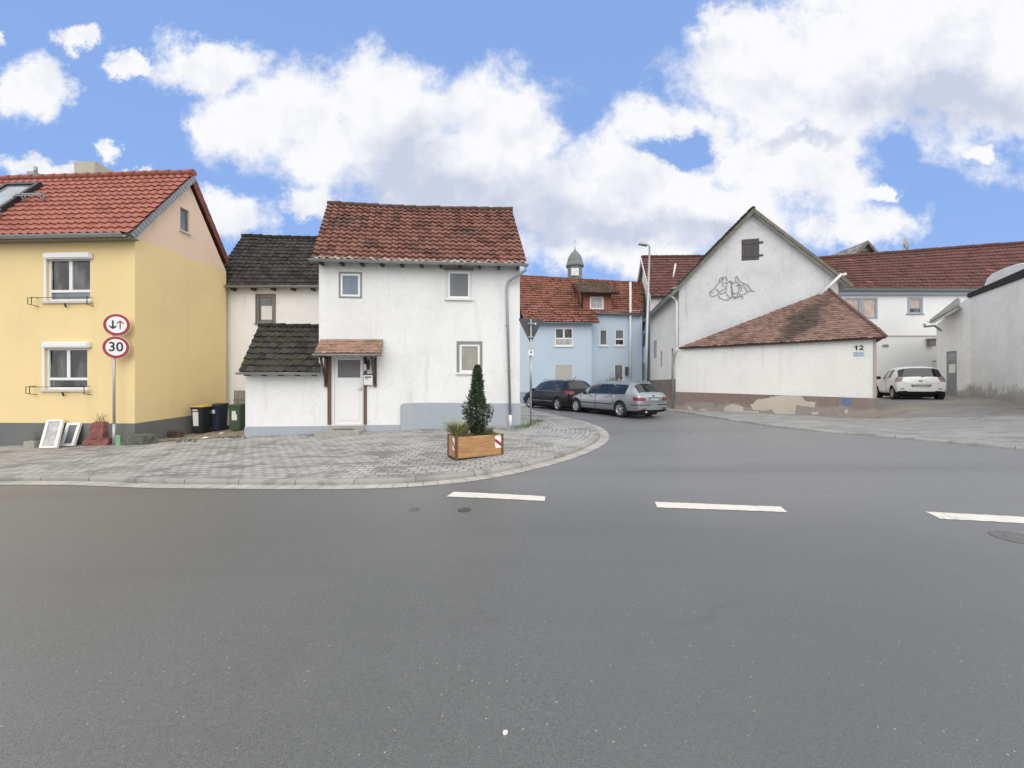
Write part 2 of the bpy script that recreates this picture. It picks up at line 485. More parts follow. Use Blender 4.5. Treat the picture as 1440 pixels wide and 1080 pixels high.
M['paint'] = m_paint()
M['white_plaster'] = m_plaster('white rough plaster', (.80, .80, .795), (.44, .44, .43), .55, 26, .8)
M['cream_plaster'] = m_plaster('cream white plaster', (.86, .855, .835), (.52, .49, .46), .35, 26, .4)
M['yellow_plaster'] = m_plaster('yellow plaster', (.82, .64, .335), (.62, .50, .31), .34, 60, .3, spots=.2)
M['beige_plaster'] = m_plaster('beige gable plaster', (.80, .61, .465), (.62, .48, .38), .34, 60, .3, spots=.2)
M['plinth_dark'] = m_plaster('dark grey plinth plaster', (.15, .155, .155), (.27, .27, .26), .6, 30, .8)
M['plinth_blue'] = m_plaster('blue grey plinth paint', (.36, .39, .44), (.50, .50, .50), .5, 22, .9)
M['blue_plaster'] = m_plaster('light blue plaster', (.54, .635, .735), (.42, .52, .62), .25, 50, .2, spots=.1)
M['blue_plinth'] = m_plaster('grey blue plinth', (.35, .38, .42), (.3, .3, .3), .3)
M['barn_plaster'] = m_plaster('grey white gable plaster', (.67, .68, .68), (.34, .35, .35), .75, 20, 1.0, spots=.9)
M['barn_side'] = m_plaster('white side wall plaster', (.80, .79, .755), (.45, .43, .38), .5, 20, .8)
M['shed_plaster'] = m_plaster('white shed wall plaster', (.78, .775, .745), (.50, .49, .45), .5, 18, .9)
M['plinth_brown'] = m_plaster('mauve brown plinth paint', (.215, .155, .14), (.34, .30, .28), .8, 18, .9, low=(.30, (.29, .255, .235), .9))
M['pink_plaster'] = m_plaster('pinkish corner paint', (.44, .35, .33), (.35, .3, .28), .4)
M['bare_plaster'] = m_plaster('bare sandy plaster', (.53, .485, .40), (.36, .33, .28), .9, 30, .8)
M['long_plaster'] = m_plaster('plain white plaster', (.80, .80, .80), (.55, .55, .55), .2, 40, .3)
M['right_plaster'] = m_plaster('white plaster with grime', (.87, .87, .86), (.42, .41, .39), .5, 22, .8, spots=.9, low=(.62, (.42, .405, .375), 1.9), soft=.28)
M['roof_red'] = m_tiles('new red roof tiles', (.34, .118, .086), (.385, .142, .105), (.30, .102, .075), (.2, .08, .05), .12, rough=.6)
M['roof_old'] = m_tiles('old red brown clay tiles', (.205, .094, .072), (.27, .132, .103), (.14, .07, .057), (.06, .055, .04), .8, (.36, .31, .24), mscale=1.3, eave=(.50, .48, .42))
M['roof_ridge'] = m_tiles('mossy old ridge tiles', (.19, .085, .065), (.23, .115, .09), (.12, .07, .055), (.07, .068, .045), .9, (.34, .30, .23), mscale=3.0)
M['roof_dark'] = m_tiles('blackened old tiles', (.038, .034, .032), (.065, .058, .053), (.03, .027, .025), (.06, .062, .045), .6, (.22, .21, .18))
M['roof_moss'] = m_tiles('mossy dark tiles', (.040, .036, .032), (.070, .063, .056), (.032, .029, .026), (.066, .074, .034), .7, (.38, .38, .34), mscale=2.2)
M['roof_canopy'] = m_tiles('mossy pink canopy tiles', (.31, .185, .14), (.37, .23, .175), (.25, .16, .12), (.17, .165, .06), .95, (.36, .35, .24), mscale=2.2)
M['roof_orange'] = m_tiles('orange red interlocking tiles', (.27, .112, .078), (.33, .15, .108), (.18, .08, .06), (.09, .06, .045), .65, mscale=.7)
M['roof_beaver'] = m_tiles('weathered plain tiles', (.20, .125, .102), (.28, .18, .148), (.175, .108, .088), (.07, .06, .05), .75, (.38, .32, .25), mscale=.6, streak=STREAK)
M['roof_wine'] = m_tiles('wine red brown tiles', (.135, .060, .052), (.175, .082, .07), (.11, .052, .046), (.08, .05, .046), .5, mscale=.8, bright=(.34, .13, .10))
M['roof_grey'] = m_tiles('grey asbestos shingles', (.26, .25, .24), (.34, .33, .31), (.2, .19, .18), (.1, .1, .08), .5)
M['roof_brown'] = m_tiles('brown dormer tiles', (.13, .085, .06), (.19, .125, .09), (.1, .07, .05), (.09, .085, .05), .6)
M['slate'] = m_tiles('grey slate', (.24, .26, .25), (.30, .32, .31), (.2, .215, .21), (.17, .18, .17), .3)
M['white_upvc'] = m_basic('white window plastic', (.80, .80, .80), .35, 0, .03)
M['white_metal'] = m_basic('white painted metal', (.76, .75, .72), .45, 0, .06)
M['zinc'] = m_basic('weathered zinc', (.36, .37, .38), .5, .6, .15, 4)
M['galv'] = m_basic('galvanised steel', (.46, .47, .47), .45, .7, .12, 8)
M['dark_wood'] = m_wood('dark brown timber', (.055, .035, .025), (.11, .07, .05), 3, (6, 6, .6))
M['brown_wood'] = m_wood('brown stained post', (.10, .05, .035), (.17, .085, .06), 3, (8, 8, .6))
M['grey_wood'] = m_wood('weathered grey timber', (.16, .145, .13), (.27, .25, .225), 3, (6, 6, .6))
M['verge'] = m_wood('lichen grey verge board', (.12, .11, .085), (.22, .20, .155), 2, (2, 2, 2), .9)
M['soffit_red'] = m_wood('red brown soffit boards', (.17, .055, .035), (.25, .085, .05), 2, (1, 1, 5), .6)
M['soffit_grey'] = m_wood('grey soffit boards', (.36, .36, .35), (.46, .46, .44), 2, (1, 1, 3), .8)
M['grey_paint'] = m_basic('grey surround paint', (.25, .25, .25), .8, 0, .1, 6, .2, 40)
M['sill_stone'] = m_basic('pale sill', (.62, .61, .58), .7, 0, .15, 9)
M['glass'] = m_glass('window glass', (.012, .014, .016), .05, .8, 2.6, (.13, .135, .13))  # lighter tint paints vertical highlights and curtain folds into the pane
M['glass_grey'] = m_glass('grey curtained glass', (.16, .18, .20), .05, .5)
M['glass_blue'] = m_glass('sky lit glass', (.20, .24, .30), .04, .35, 2.0)  # pale blue base colour stands in for reflected sky
M['glass_blind'] = m_glass('glass before a drawn blind', (.30, .29, .24), .08, .15, 5)
M['glass_door'] = m_basic('frosted grey door glass', (.155, .145, .15), .25, 0, .15, 6, .2, 120)
M['glass_tan'] = m_glass('tan curtained glass', (.50, .40, .34), .1, .2, 3)
M['curtain_pale'] = m_glass('pale net curtain behind glass', (.40, .40, .40), .08, .3, 6)
M['black'] = m_basic('black rubber', (.02, .02, .02), .8, 0, .2)
M['black_metal'] = m_basic('black painted iron', (.025, .025, .028), .5, .2, .2)
M['concrete'] = m_basic('raw concrete', (.37, .36, .33), .9, 0, .2, 5, .5, 50)
M['mat_brown'] = m_basic('coir mat', (.13, .11, .08), .95, 0, .3, 40, .5, 200)
M['shutter_wood'] = m_wood('dark grey boards', (.06, .055, .055), (.11, .10, .10), 3, (14, 1, .7), .8)
M['roller'] = m_basic('beige roller shutter', (.52, .51, .46), .6, 0, .05)
M['dark_felt'] = m_basic('black roofing felt', (.016, .016, .018), .85, 0, .3, 4, .3, 60)
M['grey_door'] = m_basic('grey painted door', (.27, .28, .29), .6, 0, .2, 4)
M['brick_red'] = m_basic('reddish dormer cladding', (.30, .115, .08), .8, 0, .2, 9, .3, 30)
M['chimney'] = m_basic('beige chimney render', (.50, .46, .38), .9, 0, .15, 4, .4, 40)
M['blue_frame'] = m_basic('grey blue frame paint', (.36, .39, .45), .6, 0, .1)
M['sign_white'] = m_basic('white sign sheet', (.82, .82, .82), .4, 0, .03)
M['sign_red'] = m_basic('red sign sheet', (.33, .028, .038), .4, 0, .08)
M['sign_black'] = m_basic('black sign print', (.012, .014, .014), .5, 0, .05)
M['sign_grey'] = m_basic('grey sign back', (.065, .07, .076), .55, .2, .12, 5)
M['blue_print'] = m_basic('faded blue print', (.16, .25, .50), .6, 0, .15)
M['plate_blue'] = m_basic('pale blue enamel', (.52, .57, .68), .5, 0, .1)
M['drawing'] = m_basic('grey wrought iron', (.16, .16, .175), .7, .1, .3, 8)
M['name_print'] = m_basic('weathered blue lettering', (.20, .25, .38), .6, 0, .15)
M['blue_mark'] = m_basic('blue marker paint', (.045, .19, .47), .6, 0, .2, 20)
M['sandstone'] = m_basic('red sandstone', (.24, .095, .082), .95, 0, .35, 7, .8, 40)
M['trough'] = m_basic('mossy stone', (.13, .135, .115), .95, 0, .5, 8, .8, 40)
M['green_paint'] = m_basic('faded green paint', (.22, .42, .24), .8, 0, .25, 9)
M['planter_wood'] = m_wood('orange varnished spruce', (.33, .165, .065), (.52, .295, .13), 2.6, (1.1, 1.1, 11), .5)
M['planter_dark'] = m_wood('dark brown corner post', (.10, .05, .02), (.17, .085, .035), 3, (6, 6, .6), .5)
M['soil'] = m_basic('dark soil', (.035, .026, .02), .95, 0, .4, 20, 1, 40)
M['conifer'] = m_leaf('dark conifer needles', (.022, .040, .024), (.075, .105, .058))
M['conifer_tip'] = m_leaf('lighter conifer shoots', (.075, .105, .055), (.13, .165, .09))
M['grass_dry'] = m_leaf('dry ornamental grass', (.38, .33, .18), (.58, .52, .33))
M['grass_green'] = m_leaf('green grass blades', (.07, .12, .035), (.17, .22, .08))
M['grass_blue'] = m_leaf('blue green fescue', (.12, .17, .13), (.22, .27, .22))
M['heather'] = m_leaf('faded heather', (.16, .09, .08), (.28, .19, .17))
M['twig'] = m_basic('grey brown twigs', (.12, .09, .07), .9, 0, .3)
M['bin_black'] = m_basic('black bin plastic', (.018, .02, .023), .5, 0, .2, 5)
M['bin_blue'] = m_basic('dark blue bin plastic', (.018, .026, .05), .5, 0, .2, 5)
M['bin_green'] = m_basic('green bin plastic', (.055, .085, .05), .55, 0, .15, 5)
M['bin_yellow'] = m_basic('yellow bin lid', (.62, .42, .08), .5, 0, .1)
M['sticker'] = m_basic('white paper sticker', (.74, .74, .72), .7, 0, .1, 20)
M['silver'] = m_basic('silver blue car paint', (.33, .355, .375), .3, .65, .02, 1, coat=1.0)
M['black_car'] = m_basic('black car paint', (.006, .006, .008), .25, .0, .02, 1, spec=.2, coat=.18)
M['white_car'] = m_basic('white car paint', (.82, .82, .80), .25, 0, .01, 1, coat=1.0)
M['car_glass'] = m_basic('tinted car glass', (.010, .015, .016), .03, 0, .1, 1, spec=.6)
M['car_trim'] = m_basic('black car trim', (.02, .02, .022), .6, 0, .1)
M['chrome'] = m_basic('alloy', (.62, .62, .63), .28, .85, .05)
M['tail_red'] = m_basic('red tail lamp', (.42, .03, .03), .12, 0, .25, 16, coat=1.0)
M['tail_pale'] = m_basic('pale tail lamp', (.62, .50, .48), .12, 0, .25, 16, coat=1.0)
M['lamp_clear'] = m_basic('clear headlamp', (.6, .62, .64), .08, .2, .1, coat=1.0)
M['plate'] = m_basic('white number plate', (.80, .81, .82), .4, 0, .02)
M['pebble'] = m_basic('white pebble', (.85, .85, .83), .7, 0, .1)
M['cover_grey'] = m_basic('worn cover filled with asphalt', (.15, .148, .145), .8, 0, .3, 20, .6, 80)
M['iron'] = m_basic('cast iron cover', (.10, .10, .10), .6, .3, .3, 30, .6, 80)
# ------------------------------------------------------------------ builders
def tiles(name, E0, E1, R1, R0, tw, th, mat, parent, prof='pan', amp=.035, lip=.03, jit=.008, sag=0.0, clip=None, under='soffit_grey', thick=.09, board=True, rag=0.0, bow=0.0):
    E0, E1, R1, R0 = map(Vector, (E0, E1, R1, R0))
    n = (E1 - E0).cross(R0 - E0).normalized()
    if n.z < 0: n = -n
    nu = max(1, round(max((E1 - E0).length, (R1 - R0).length) / tw)); nv = max(1, round((R0 - E0).length / th))
    frs = [0, .22, .45, .7, .88] if prof == 'pan' else ([0, .5] if prof == 'flat' else [0, .25, .5, .75])
    def pt(u, v, h):
        p = (E0.lerp(E1, u)).lerp(R0.lerp(R1, u), v) + n * h
        p.z -= sag * math.sin(3.14159 * u) * (.3 + .7 * v)
        p.z -= bow * math.sin(3.14159 * min(max(v, 0), 1))
        return p
    def hgt(f):
        if prof == 'pan': return amp * (math.sin(3.14159 * min(1, f / .55)) if f < .55 else -.25 * math.sin(3.14159 * (f - .55) / .45))
        return 0.0
    mb = MB(); bm = mb.bm; uvl = bm.loops.layers.uv.new('UVMap')
    rnd = random.Random(sum(ord(c) for c in name) + nu * 7 + nv)
    us = [(c, f) for c in range(nu) for f in frs] + [(nu, 0.0)]
    prevB = None
    for r in range(nv):
        sh = .5 if (prof == 'beaver' and r % 2) else 0.0
        tj = [rnd.uniform(-1, 1) for _ in range(nu + 2)]; tv = [rnd.uniform(-1, 1) for _ in range(nu + 2)]
        A, B = [], []
        for c, f in us:
            k = c
            fu = f
            if prof == 'beaver':
                x = c + f + sh; k = int(x); fu = x - k
            dv = 0.0
            if prof == 'beaver': dv = .22 * (2 * abs(fu - .5)) ** 3
            u = (c + f) / nu; h = hgt(f)
            A.append(bm.verts.new(pt(u, (r - .04 + dv + .05 * tv[k] * (jit / .008) * (1 + rag)) / nv, lip + h + jit * tj[k])))
            B.append(bm.verts.new(pt(u, (r + 1) / nv, h)))
        for i in range(len(us) - 1):
            c, f = us[i]; c2 = c + f; c3 = us[i + 1][0] + us[i + 1][1]
            fs = [((A[i], A[i + 1], B[i + 1], B[i]), (r + .02, r + .02, r + .98, r + .98))]
            if prevB: fs.append(((prevB[i], prevB[i + 1], A[i + 1], A[i]), (r + .01,) * 4))
            for vs, vv in fs:
                fc = bm.faces.new(vs)
                for l, a, v in zip(fc.loops, (c2, c3, c3, c2), vv): l[uvl].uv = (min(max(a + sh, math.floor(c2 + sh) + .01), math.floor(c2 + sh + 1e-4) + .99), v)
        prevB = B
    for co, no in (clip or []):
        bmesh.ops.bisect_plane(bm, geom=bm.verts[:] + bm.edges[:] + bm.faces[:], plane_co=Vector(co), plane_no=Vector(no), clear_outer=True)
    o = mb.build(name, mat, parent, merge=False)
    if board:
        b = MB(); kx, ky = 10, 6
        G = [[[b.bm.verts.new(pt(i / kx, j / ky, -.02 - e)) for i in range(kx + 1)] for j in range(ky + 1)] for e in (0, thick)]
        for j in range(ky):
            for i in range(kx):
                b.bm.faces.new((G[0][j][i], G[0][j][i + 1], G[0][j + 1][i + 1], G[0][j + 1][i])); b.bm.faces.new((G[1][j][i], G[1][j + 1][i], G[1][j + 1][i + 1], G[1][j][i + 1]))
        for i in range(kx):
            for j in (0, ky): b.bm.faces.new((G[0][j][i], G[1][j][i], G[1][j][i + 1], G[0][j][i + 1]))
        for j in range(ky):
            for i in (0, kx): b.bm.faces.new((G[0][j][i], G[0][j + 1][i], G[1][j + 1][i], G[1][j][i]))
        bmesh.ops.recalc_face_normals(b.bm, faces=b.bm.faces)
        b.build('soffit', M[under] if isinstance(under, str) else under, o)
    return o

def ridge(A, B, mat, parent, r=.10, n=None, sag=0.0):
    A, B = Vector(A), Vector(B); L = (B - A).length; n = n or max(2, int(L / .4))
    mb = MB()
    for i in range(n):
        a = A.lerp(B, i / n); b = A.lerp(B, (i + 1.06) / n)
        a.z -= sag * math.sin(3.14159 * i / n); b.z -= sag * math.sin(3.14159 * min(1, (i + 1) / n))
        j = random.uniform(-.012, .012)
        mb.tube([a + Vector((0, 0, j)), b + Vector((0, 0, j + .012))], [r, r * 1.12], 8)
    return mb.build('ridge_cap', mat, parent, merge=False)

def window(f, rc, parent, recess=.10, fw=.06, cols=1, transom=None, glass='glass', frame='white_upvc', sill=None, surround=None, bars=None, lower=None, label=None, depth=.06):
    u0, z0, u1, z1 = rc
    mb = MB(); d0, d1 = -recess, -recess + depth
    mb.fbox(f, u0, z0, u0 + fw, z1, d0, d1); mb.fbox(f, u1 - fw, z0, u1, z1, d0, d1)
    mb.fbox(f, u0 + fw, z1 - fw, u1 - fw, z1, d0, d1); mb.fbox(f, u0 + fw, z0, u1 - fw, z0 + fw, d0, d1)
    zb = z0 + fw
    if transom:
        zt = z0 + transom; mb.fbox(f, u0 + fw, zt - fw * .6, u1 - fw, zt + fw * .6, d0, d1); zb = zt + fw * .6
    xs = [u0 + fw + (u1 - u0 - 2 * fw) * i / cols for i in range(cols + 1)]
    for x in xs[1:-1]: mb.fbox(f, x - fw * .75, zb, x + fw * .75, z1 - fw, d0, d1)
    o = mb.build('window', M[frame], parent, bevel=.006, seg=1)
    if label: o['label'] = label
    for i in range(cols):
        a = xs[i] + (fw * .75 if i else 0); b = xs[i + 1] - (fw * .75 if i < cols - 1 else 0)
        MB().fbox(f, a, zb, b, z1 - fw, d0 + .01, d0 + .03).build('pane', M[glass], o)
        if bars:
            q = MB(); m = (a + b) / 2
            q.fbox(f, m - .01, zb, m + .01, z1 - fw, d0 + .03, d0 + .045)
            for k in range(1, bars): q.fbox(f, a, zb + (z1 - fw - zb) * k / bars - .01, b, zb + (z1 - fw - zb) * k / bars + .01, d0 + .03, d0 + .043)
            q.build('glazing_bar', M[frame], o)
    if transom:
        MB().fbox(f, u0 + fw, z0 + fw, u1 - fw, z0 + transom - fw * .6, d0 + .01, d0 + .03).build('pane', M[lower or glass], o)
    if sill:
        so, sh, sm = sill
        MB().fbox(f, u0 - so, z0 - sh, u1 + so, z0 - .002, -recess, .07).build('sill', M[sm], o, bevel=.006, seg=1)
    if surround:
        s, sm, th = surround; q = MB()
        if isinstance(s, (int, float)): s = (s, s, s, s)
        l, t, r, b_ = s
        q.fbox(f, u0 - l, z0 - b_, u0, z1 + t, -.004, th); q.fbox(f, u1, z0 - b_, u1 + r, z1 + t, -.004, th)
        if t: q.fbox(f, u0, z1, u1, z1 + t, -.004, th)
        if b_: q.fbox(f, u0, z0 - b_, u1, z0, -.004, th)
        q.build('surround', M[sm], o)
    return o

def gutter(A, B, parent, r=.07, mat='zinc'):
    A, B = Vector(A), Vector(B); d = (B - A).normalized(); s = Vector((d.y, -d.x, 0)).normalized()
    mb = MB(); n = 9; rows = []
    for p in (A, B):
        rows.append([mb.bm.verts.new(p + s * (r * math.cos(3.14159 * k / (n - 1))) - Vector((0, 0, r * math.sin(3.14159 * k / (n - 1))))) for k in range(n)])
        rows.append([mb.bm.verts.new(p + s * (r * .86 * math.cos(3.14159 * k / (n - 1))) - Vector((0, 0, r * .86 * math.sin(3.14159 * k / (n - 1))))) for k in range(n)])
    o1, i1, o2, i2 = rows
    for k in range(n - 1):
        mb.bm.faces.new((o1[k], o1[k + 1], o2[k + 1], o2[k])); mb.bm.faces.new((i1[k + 1], i1[k], i2[k], i2[k + 1]))
        mb.bm.faces.new((o1[k + 1], o1[k], i1[k], i1[k + 1])); mb.bm.faces.new((o2[k], o2[k + 1], i2[k + 1], i2[k]))
    for k in (0, n - 1): mb.bm.faces.new((o1[k], o2[k], i2[k], i1[k]))
    mb.tube([A + s * r, B + s * r], .012, 6)
    return mb.build('gutter', M[mat], parent, merge=False)

def pipe(path, r, parent, name='downpipe', mat='zinc', clips=()):
    mb = MB(); mb.tube(path, r, 10)
    for c in clips: mb.tube([Vector(c) - Vector((0, 0, .02)), Vector(c) + Vector((0, 0, .02))], r * 1.25, 10)
    return mb.build(name, M[mat], parent, merge=False)

# ------------------------------------------------------------------ ground, road, kerbs
def axis(lo, hi, step, far):
    a = []; x = lo
    while x <= hi + 1e-6: a.append(x); x += step
    s = step; lo_ = [lo]; hi_ = [hi]
    while lo_[-1] > -far: s *= 1.35; lo_.append(lo_[-1] - s)
    s = step
    while hi_[-1] < far: s *= 1.35; hi_.append(hi_[-1] + s)
    return lo_[:0:-1] + a + hi_[1:]
mb = MB(); bm = mb.bm
xs = axis(-24, 34, .5, 420); ys = axis(-4, 34, .5, 420)
gv = [[bm.verts.new((x, y, g(x, y))) for x in xs] for y in ys]
for j in range(len(ys) - 1):
    for i in range(len(xs) - 1):
        f = bm.faces.new((gv[j][i], gv[j][i + 1], gv[j + 1][i + 1], gv[j + 1][i])); f.smooth = True
o = mb.build('road', M['asphalt'], merge=False); tag(o, 'grey asphalt main road and side street junction', 'road', kind='structure')

# left kerb: from beyond the left edge along the main road, round the corner, up the side street
kp = [hit(*q) for q in ((0, 677), (250, 681), (490, 682), (610, 677), (700, 665), (780, 646), (826, 629), (843, 616), (838, 604), (815, 594), (785, 587), (757, 581))]
kp = [Vector((-30, kp[0].y + .9, 0)), Vector((-20, kp[0].y + .45, 0))] + kp + [Vector((.95, 17.0, 0)), Vector((.6, 21.0, 0)), Vector((.4, 26.0, 0))]
kerbL = catmull([Vector((p.x, p.y)) for p in kp], 240)
KH = .085
inner = offset2(kerbL, -.13); outer = offset2(kerbL, .25)
tag(loft('gutter_strip', outer, offset2(kerbL, -.02), 3, .006, .004, M['gutter']), 'pale stone gutter strip along the left kerb', 'gutter strip', kind='structure')
# kerb as a solid with rounded top
def kerb(name, line, w, h, mat, lab, back=-.02):
    mb = MB(); bm = mb.bm; uvl = bm.loops.layers.uv.new('UVMap')
    prof = [(0, -.1), (0, h - .045), (.012, h - .016), (.04, h), (w, h + .002), (w, h - .06)]
    rows = []
    dl = [0]
    for a, b in zip(line, line[1:]): dl.append(dl[-1] + (b - a).length)
    offs = [offset2(line, -d) for d, _ in prof]
    for i in range(len(line)):
        rows.append([bm.verts.new((offs[k][i].x, offs[k][i].y, g(offs[k][i].x, offs[k][i].y) + prof[k][1])) for k in range(len(prof))])
    for i in range(len(line) - 1):
        for k in range(len(prof) - 1):
            f = bm.faces.new((rows[i][k], rows[i + 1][k], rows[i + 1][k + 1], rows[i][k + 1]))
            for l, (ii, kk) in zip(f.loops, ((i, k), (i + 1, k), (i + 1, k + 1), (i, k + 1))): l[uvl].uv = (dl[ii], .3 + .15 * kk)
    bmesh.ops.recalc_face_normals(bm, faces=bm.faces)
    if sum(f.normal.z for f in bm.faces) < 0: bmesh.ops.reverse_faces(bm, faces=bm.faces)
    return tag(mb.build(name, mat, merge=False), lab, 'kerb', kind='structure')
kerb('kerb', kerbL, .13, KH, M['kerb'], 'concrete kerb curving round the left street corner')
backL = resample([Vector(p) for p in ((-30, 12.4), (-17, 12.1), (-10.8, 11.9), (-7.8, 12.2), (-3, 12.4), (.1, 12.6), (.25, 12.9), (.2, 14), (.1, 17), (0, 21), (-.1, 26))], 240)
# walk the two lines together so that rows of pavers follow the kerb round the corner
cut = [0]
def pair(A, B):
    """parametrise B so that it is opposite A"""
    keysA = [0, 0, 0, 0]
    return A, B
idx = lambda L, x=None, y=None: min(range(len(L)), key=lambda i: abs(L[i].x - x) if x is not None else abs(L[i].y - y))
iA = [0, min(range(240), key=lambda i: (kerbL[i] - Vector((-1.0, 6.2))).length), min(range(240), key=lambda i: (kerbL[i] - kerbL[idx(kerbL, x=max(p.x for p in kerbL))]).length), min(range(240), key=lambda i: (kerbL[i] - Vector((.95, 17))).length), 239]
iB = [0, min(range(240), key=lambda i: (backL[i] - Vector((-1.2, 12.45))).length), min(range(240), key=lambda i: (backL[i] - Vector((.2, 12.75))).length), min(range(240), key=lambda i: (backL[i] - Vector((.1, 17))).length), 239]
AA, BB = [], []
for a, b, c, d in zip(iA, iA[1:], iB, iB[1:]):
    n = 60
    s1 = resample(inner[a:b + 1], n); s2 = resample(backL[c:d + 1], n)
    AA += s1 if not AA else s1[1:]; BB += s2 if not BB else s2[1:]
o = loft('sidewalk', AA, BB, 24, KH + .003, KH + .02, M['pavers'])
tag(o, 'grey paved sidewalk in front of the white house', 'sidewalk', kind='structure')

# earth between the yellow house and the white house
o = loft('earth', [Vector((-10.95, 11.2)), Vector((-10.0, 11.35)), Vector((-9.0, 11.5)), Vector((-7.8, 11.75))], [Vector((-10.9, 15)), Vector((-10, 15)), Vector((-9, 15)), Vector((-8, 15))], 8, KH + .03, KH + .10, M['earth'])
tag(o, 'bare earth strip under the bins', 'ground', kind='structure')

# right side
kr = [Vector((8.4, 30)), Vector((7.3, 24)), Vector((6.9, 20))] + [Vector(hit(*q)[:2]) for q in ((950, 579), (1000, 587), (1100, 601.5), (1250, 615.5), (1440, 633))]
d = (kr[-1] - kr[-2]).normalized()
kr += [kr[-1] + d * 6, kr[-1] + d * 16]
kerbR = catmull(kr, 200)
kerb('kerb', kerbR[::1], .12, .06, M['kerb'], 'low kerb along the right pavement')
bk = resample([Vector(p) for p in ((10.3, 30), (9.6, 26.6), (8.25, 19.2), (7.9, 18.75), (10.6, 16.75), (13.5, 14.6), (16.0, 13.1), (22, 10.9), (34, 7.2))], 200)
o = loft('pavement', offset2(kerbR, -.12), bk, 10, .062, .09, M['pavement'])
tag(o, 'light concrete pavement in front of the shed', 'pavement', kind='structure')
o = loft('yard', resample([Vector((13.2, 14.75)), Vector((16, 13.05)), Vector((22, 10.85)), Vector((34, 7.1))], 60), resample([Vector((14.4, 24)), Vector((22, 24)), Vector((44, 24))], 60), 40, .096, .10, M['yard'])
tag(o, 'worn brownish yard surface by the white car', 'yard', kind='structure')

# road markings
for k, px in enumerate((((628, 698.5), (638, 692), (767, 698.5), (766, 705)), ((924, 714), (921, 706), (1098, 713), (1107, 720.5)), ((1322, 730), (1302, 720), (1500, 730.5), (1520, 740.5)))):
    q = [hit(*p) for p in px]
    mb = MB(); n = 40; rows = []
    for i in range(n + 1):
        a = q[0].lerp(q[3], i / n); b = q[1].lerp(q[2], i / n)
        e = random.uniform(-.010, .010)
        rows.append((mb.bm.verts.new((a.x, a.y + e, g(a.x, a.y) + .005)), mb.bm.verts.new((b.x, b.y - e, g(b.x, b.y) + .005))))
    for a, b in zip(rows, rows[1:]): mb.bm.faces.new((a[0], b[0], b[1], a[1]))
    tag(mb.build('road_marking', M['paint'], merge=False), ('white dash nearest the planter box', 'white middle dash of the broken line', 'white dash at the right edge of the road')[k], 'road marking', 'dashes of the broken white line', 'structure')

# covers and pebble
def cover(px, py, r, lab, mat='iron'):
    c = hit(px, py); mb = MB()
    mb.lathe([(r, -.01), (r, .006), (r * .86, .008), (r * .84, .004), (r * .5, .005), (r * .48, .009), (r * .1, .009)], Matrix.Translation((c.x, c.y, c.z)), 20, smooth=False)
    t = mb.build('valve_cover', M[mat]); tag(t, lab, 'cover', 'small round covers in the road')
cover(653, 717.5, .085, 'small round iron cover just below the white dash')
cover(583, 716.5, .07, 'small round worn cover left of the other one in the road', 'cover_grey')
cover(1432, 757, .2, 'larger round cover at the right edge of the road', 'cover_grey')
c = hit(710.5, 1031)
mb = MB(); bmesh.ops.create_icosphere(mb.bm, subdivisions=2, radius=.011); jitter(mb.bm, .002)
mb.bm.transform(Matrix.Translation((c.x, c.y, c.z + .004)) @ Matrix.Diagonal((1.1, 1, .6, 1)))
tag(mb.build('pebble', M['pebble']), 'tiny white pebble lying on the asphalt in the foreground', 'pebble')

# ------------------------------------------------------------------ white house
WH = Fac((-7.875, 11.55), (.24, 12.2))
root = thing('white_house', 'small white plastered house with red tiled roof and front door', 'house', (-3.5, 12.0, .1))
uL = WH.hit(448.5, 420)[0]; uR = WH.hit(731, 480)[0]
zE = 5.33; zA = 1.98
RC = lambda *a: WH.rect(*a)
w1 = RC(479, 385, 506.5, 417); w2 = RC(630, 382, 661, 419.5); w3 = RC(646, 484, 675, 524)
dr = RC(466.5, 500, 512.5, 598)
zb = lambda u: g(*WH.p(u, 0)[:2]) - .1
out = [(0, -.4), (uR, -.1), (uR, zE), (uL, zE), (uL, zA), (0, zA)]
mb = MB()
mb.poly_holes(WH, out, [w1, w2, w3, dr], 0, .14)
# side and back walls of the main block, plan slightly out of square
bl = Vector((-6.55, 15.8)); br = Vector((-.55, 16.2))
a = WH.p(uL, 0); b = WH.p(uR, 0)
zR = 7.55
ma = (Vector((a.x, a.y)) + bl) / 2; mb_ = (Vector((b.x, b.y)) + br) / 2
mb.face([Vector((bl.x, bl.y, 0)), Vector((a.x, a.y, 0)), Vector((a.x, a.y, zE)), Vector((ma.x, ma.y, zR)), Vector((bl.x, bl.y, zE))])
mb.face([Vector((b.x, b.y, 0)), Vector((br.x, br.y, 0)), Vector((br.x, br.y, zE)), Vector((mb_.x, mb_.y, zR)), Vector((b.x, b.y, zE))])
mb.face([Vector((br.x, br.y, 0)), Vector((bl.x, bl.y, 0)), Vector((bl.x, bl.y, zE)), Vector((br.x, br.y, zE))])
# annex side wall and back
al = WH.p(0, 0); a2 = Vector((-8.45, 13.3))
mb.face([Vector((a2.x, a2.y, -.2)), Vector((al.x, al.y, -.4)), Vector((al.x, al.y, zA)), Vector((a2.x, a2.y, 3.5))])
mb.face([Vector((-6.2, 13.5, -.2)), Vector((a2.x, a2.y, -.2)), Vector((a2.x, a2.y, 3.5)), Vector((-6.2, 13.5, 3.5))])
mb.build('wall', M['white_plaster'], root)
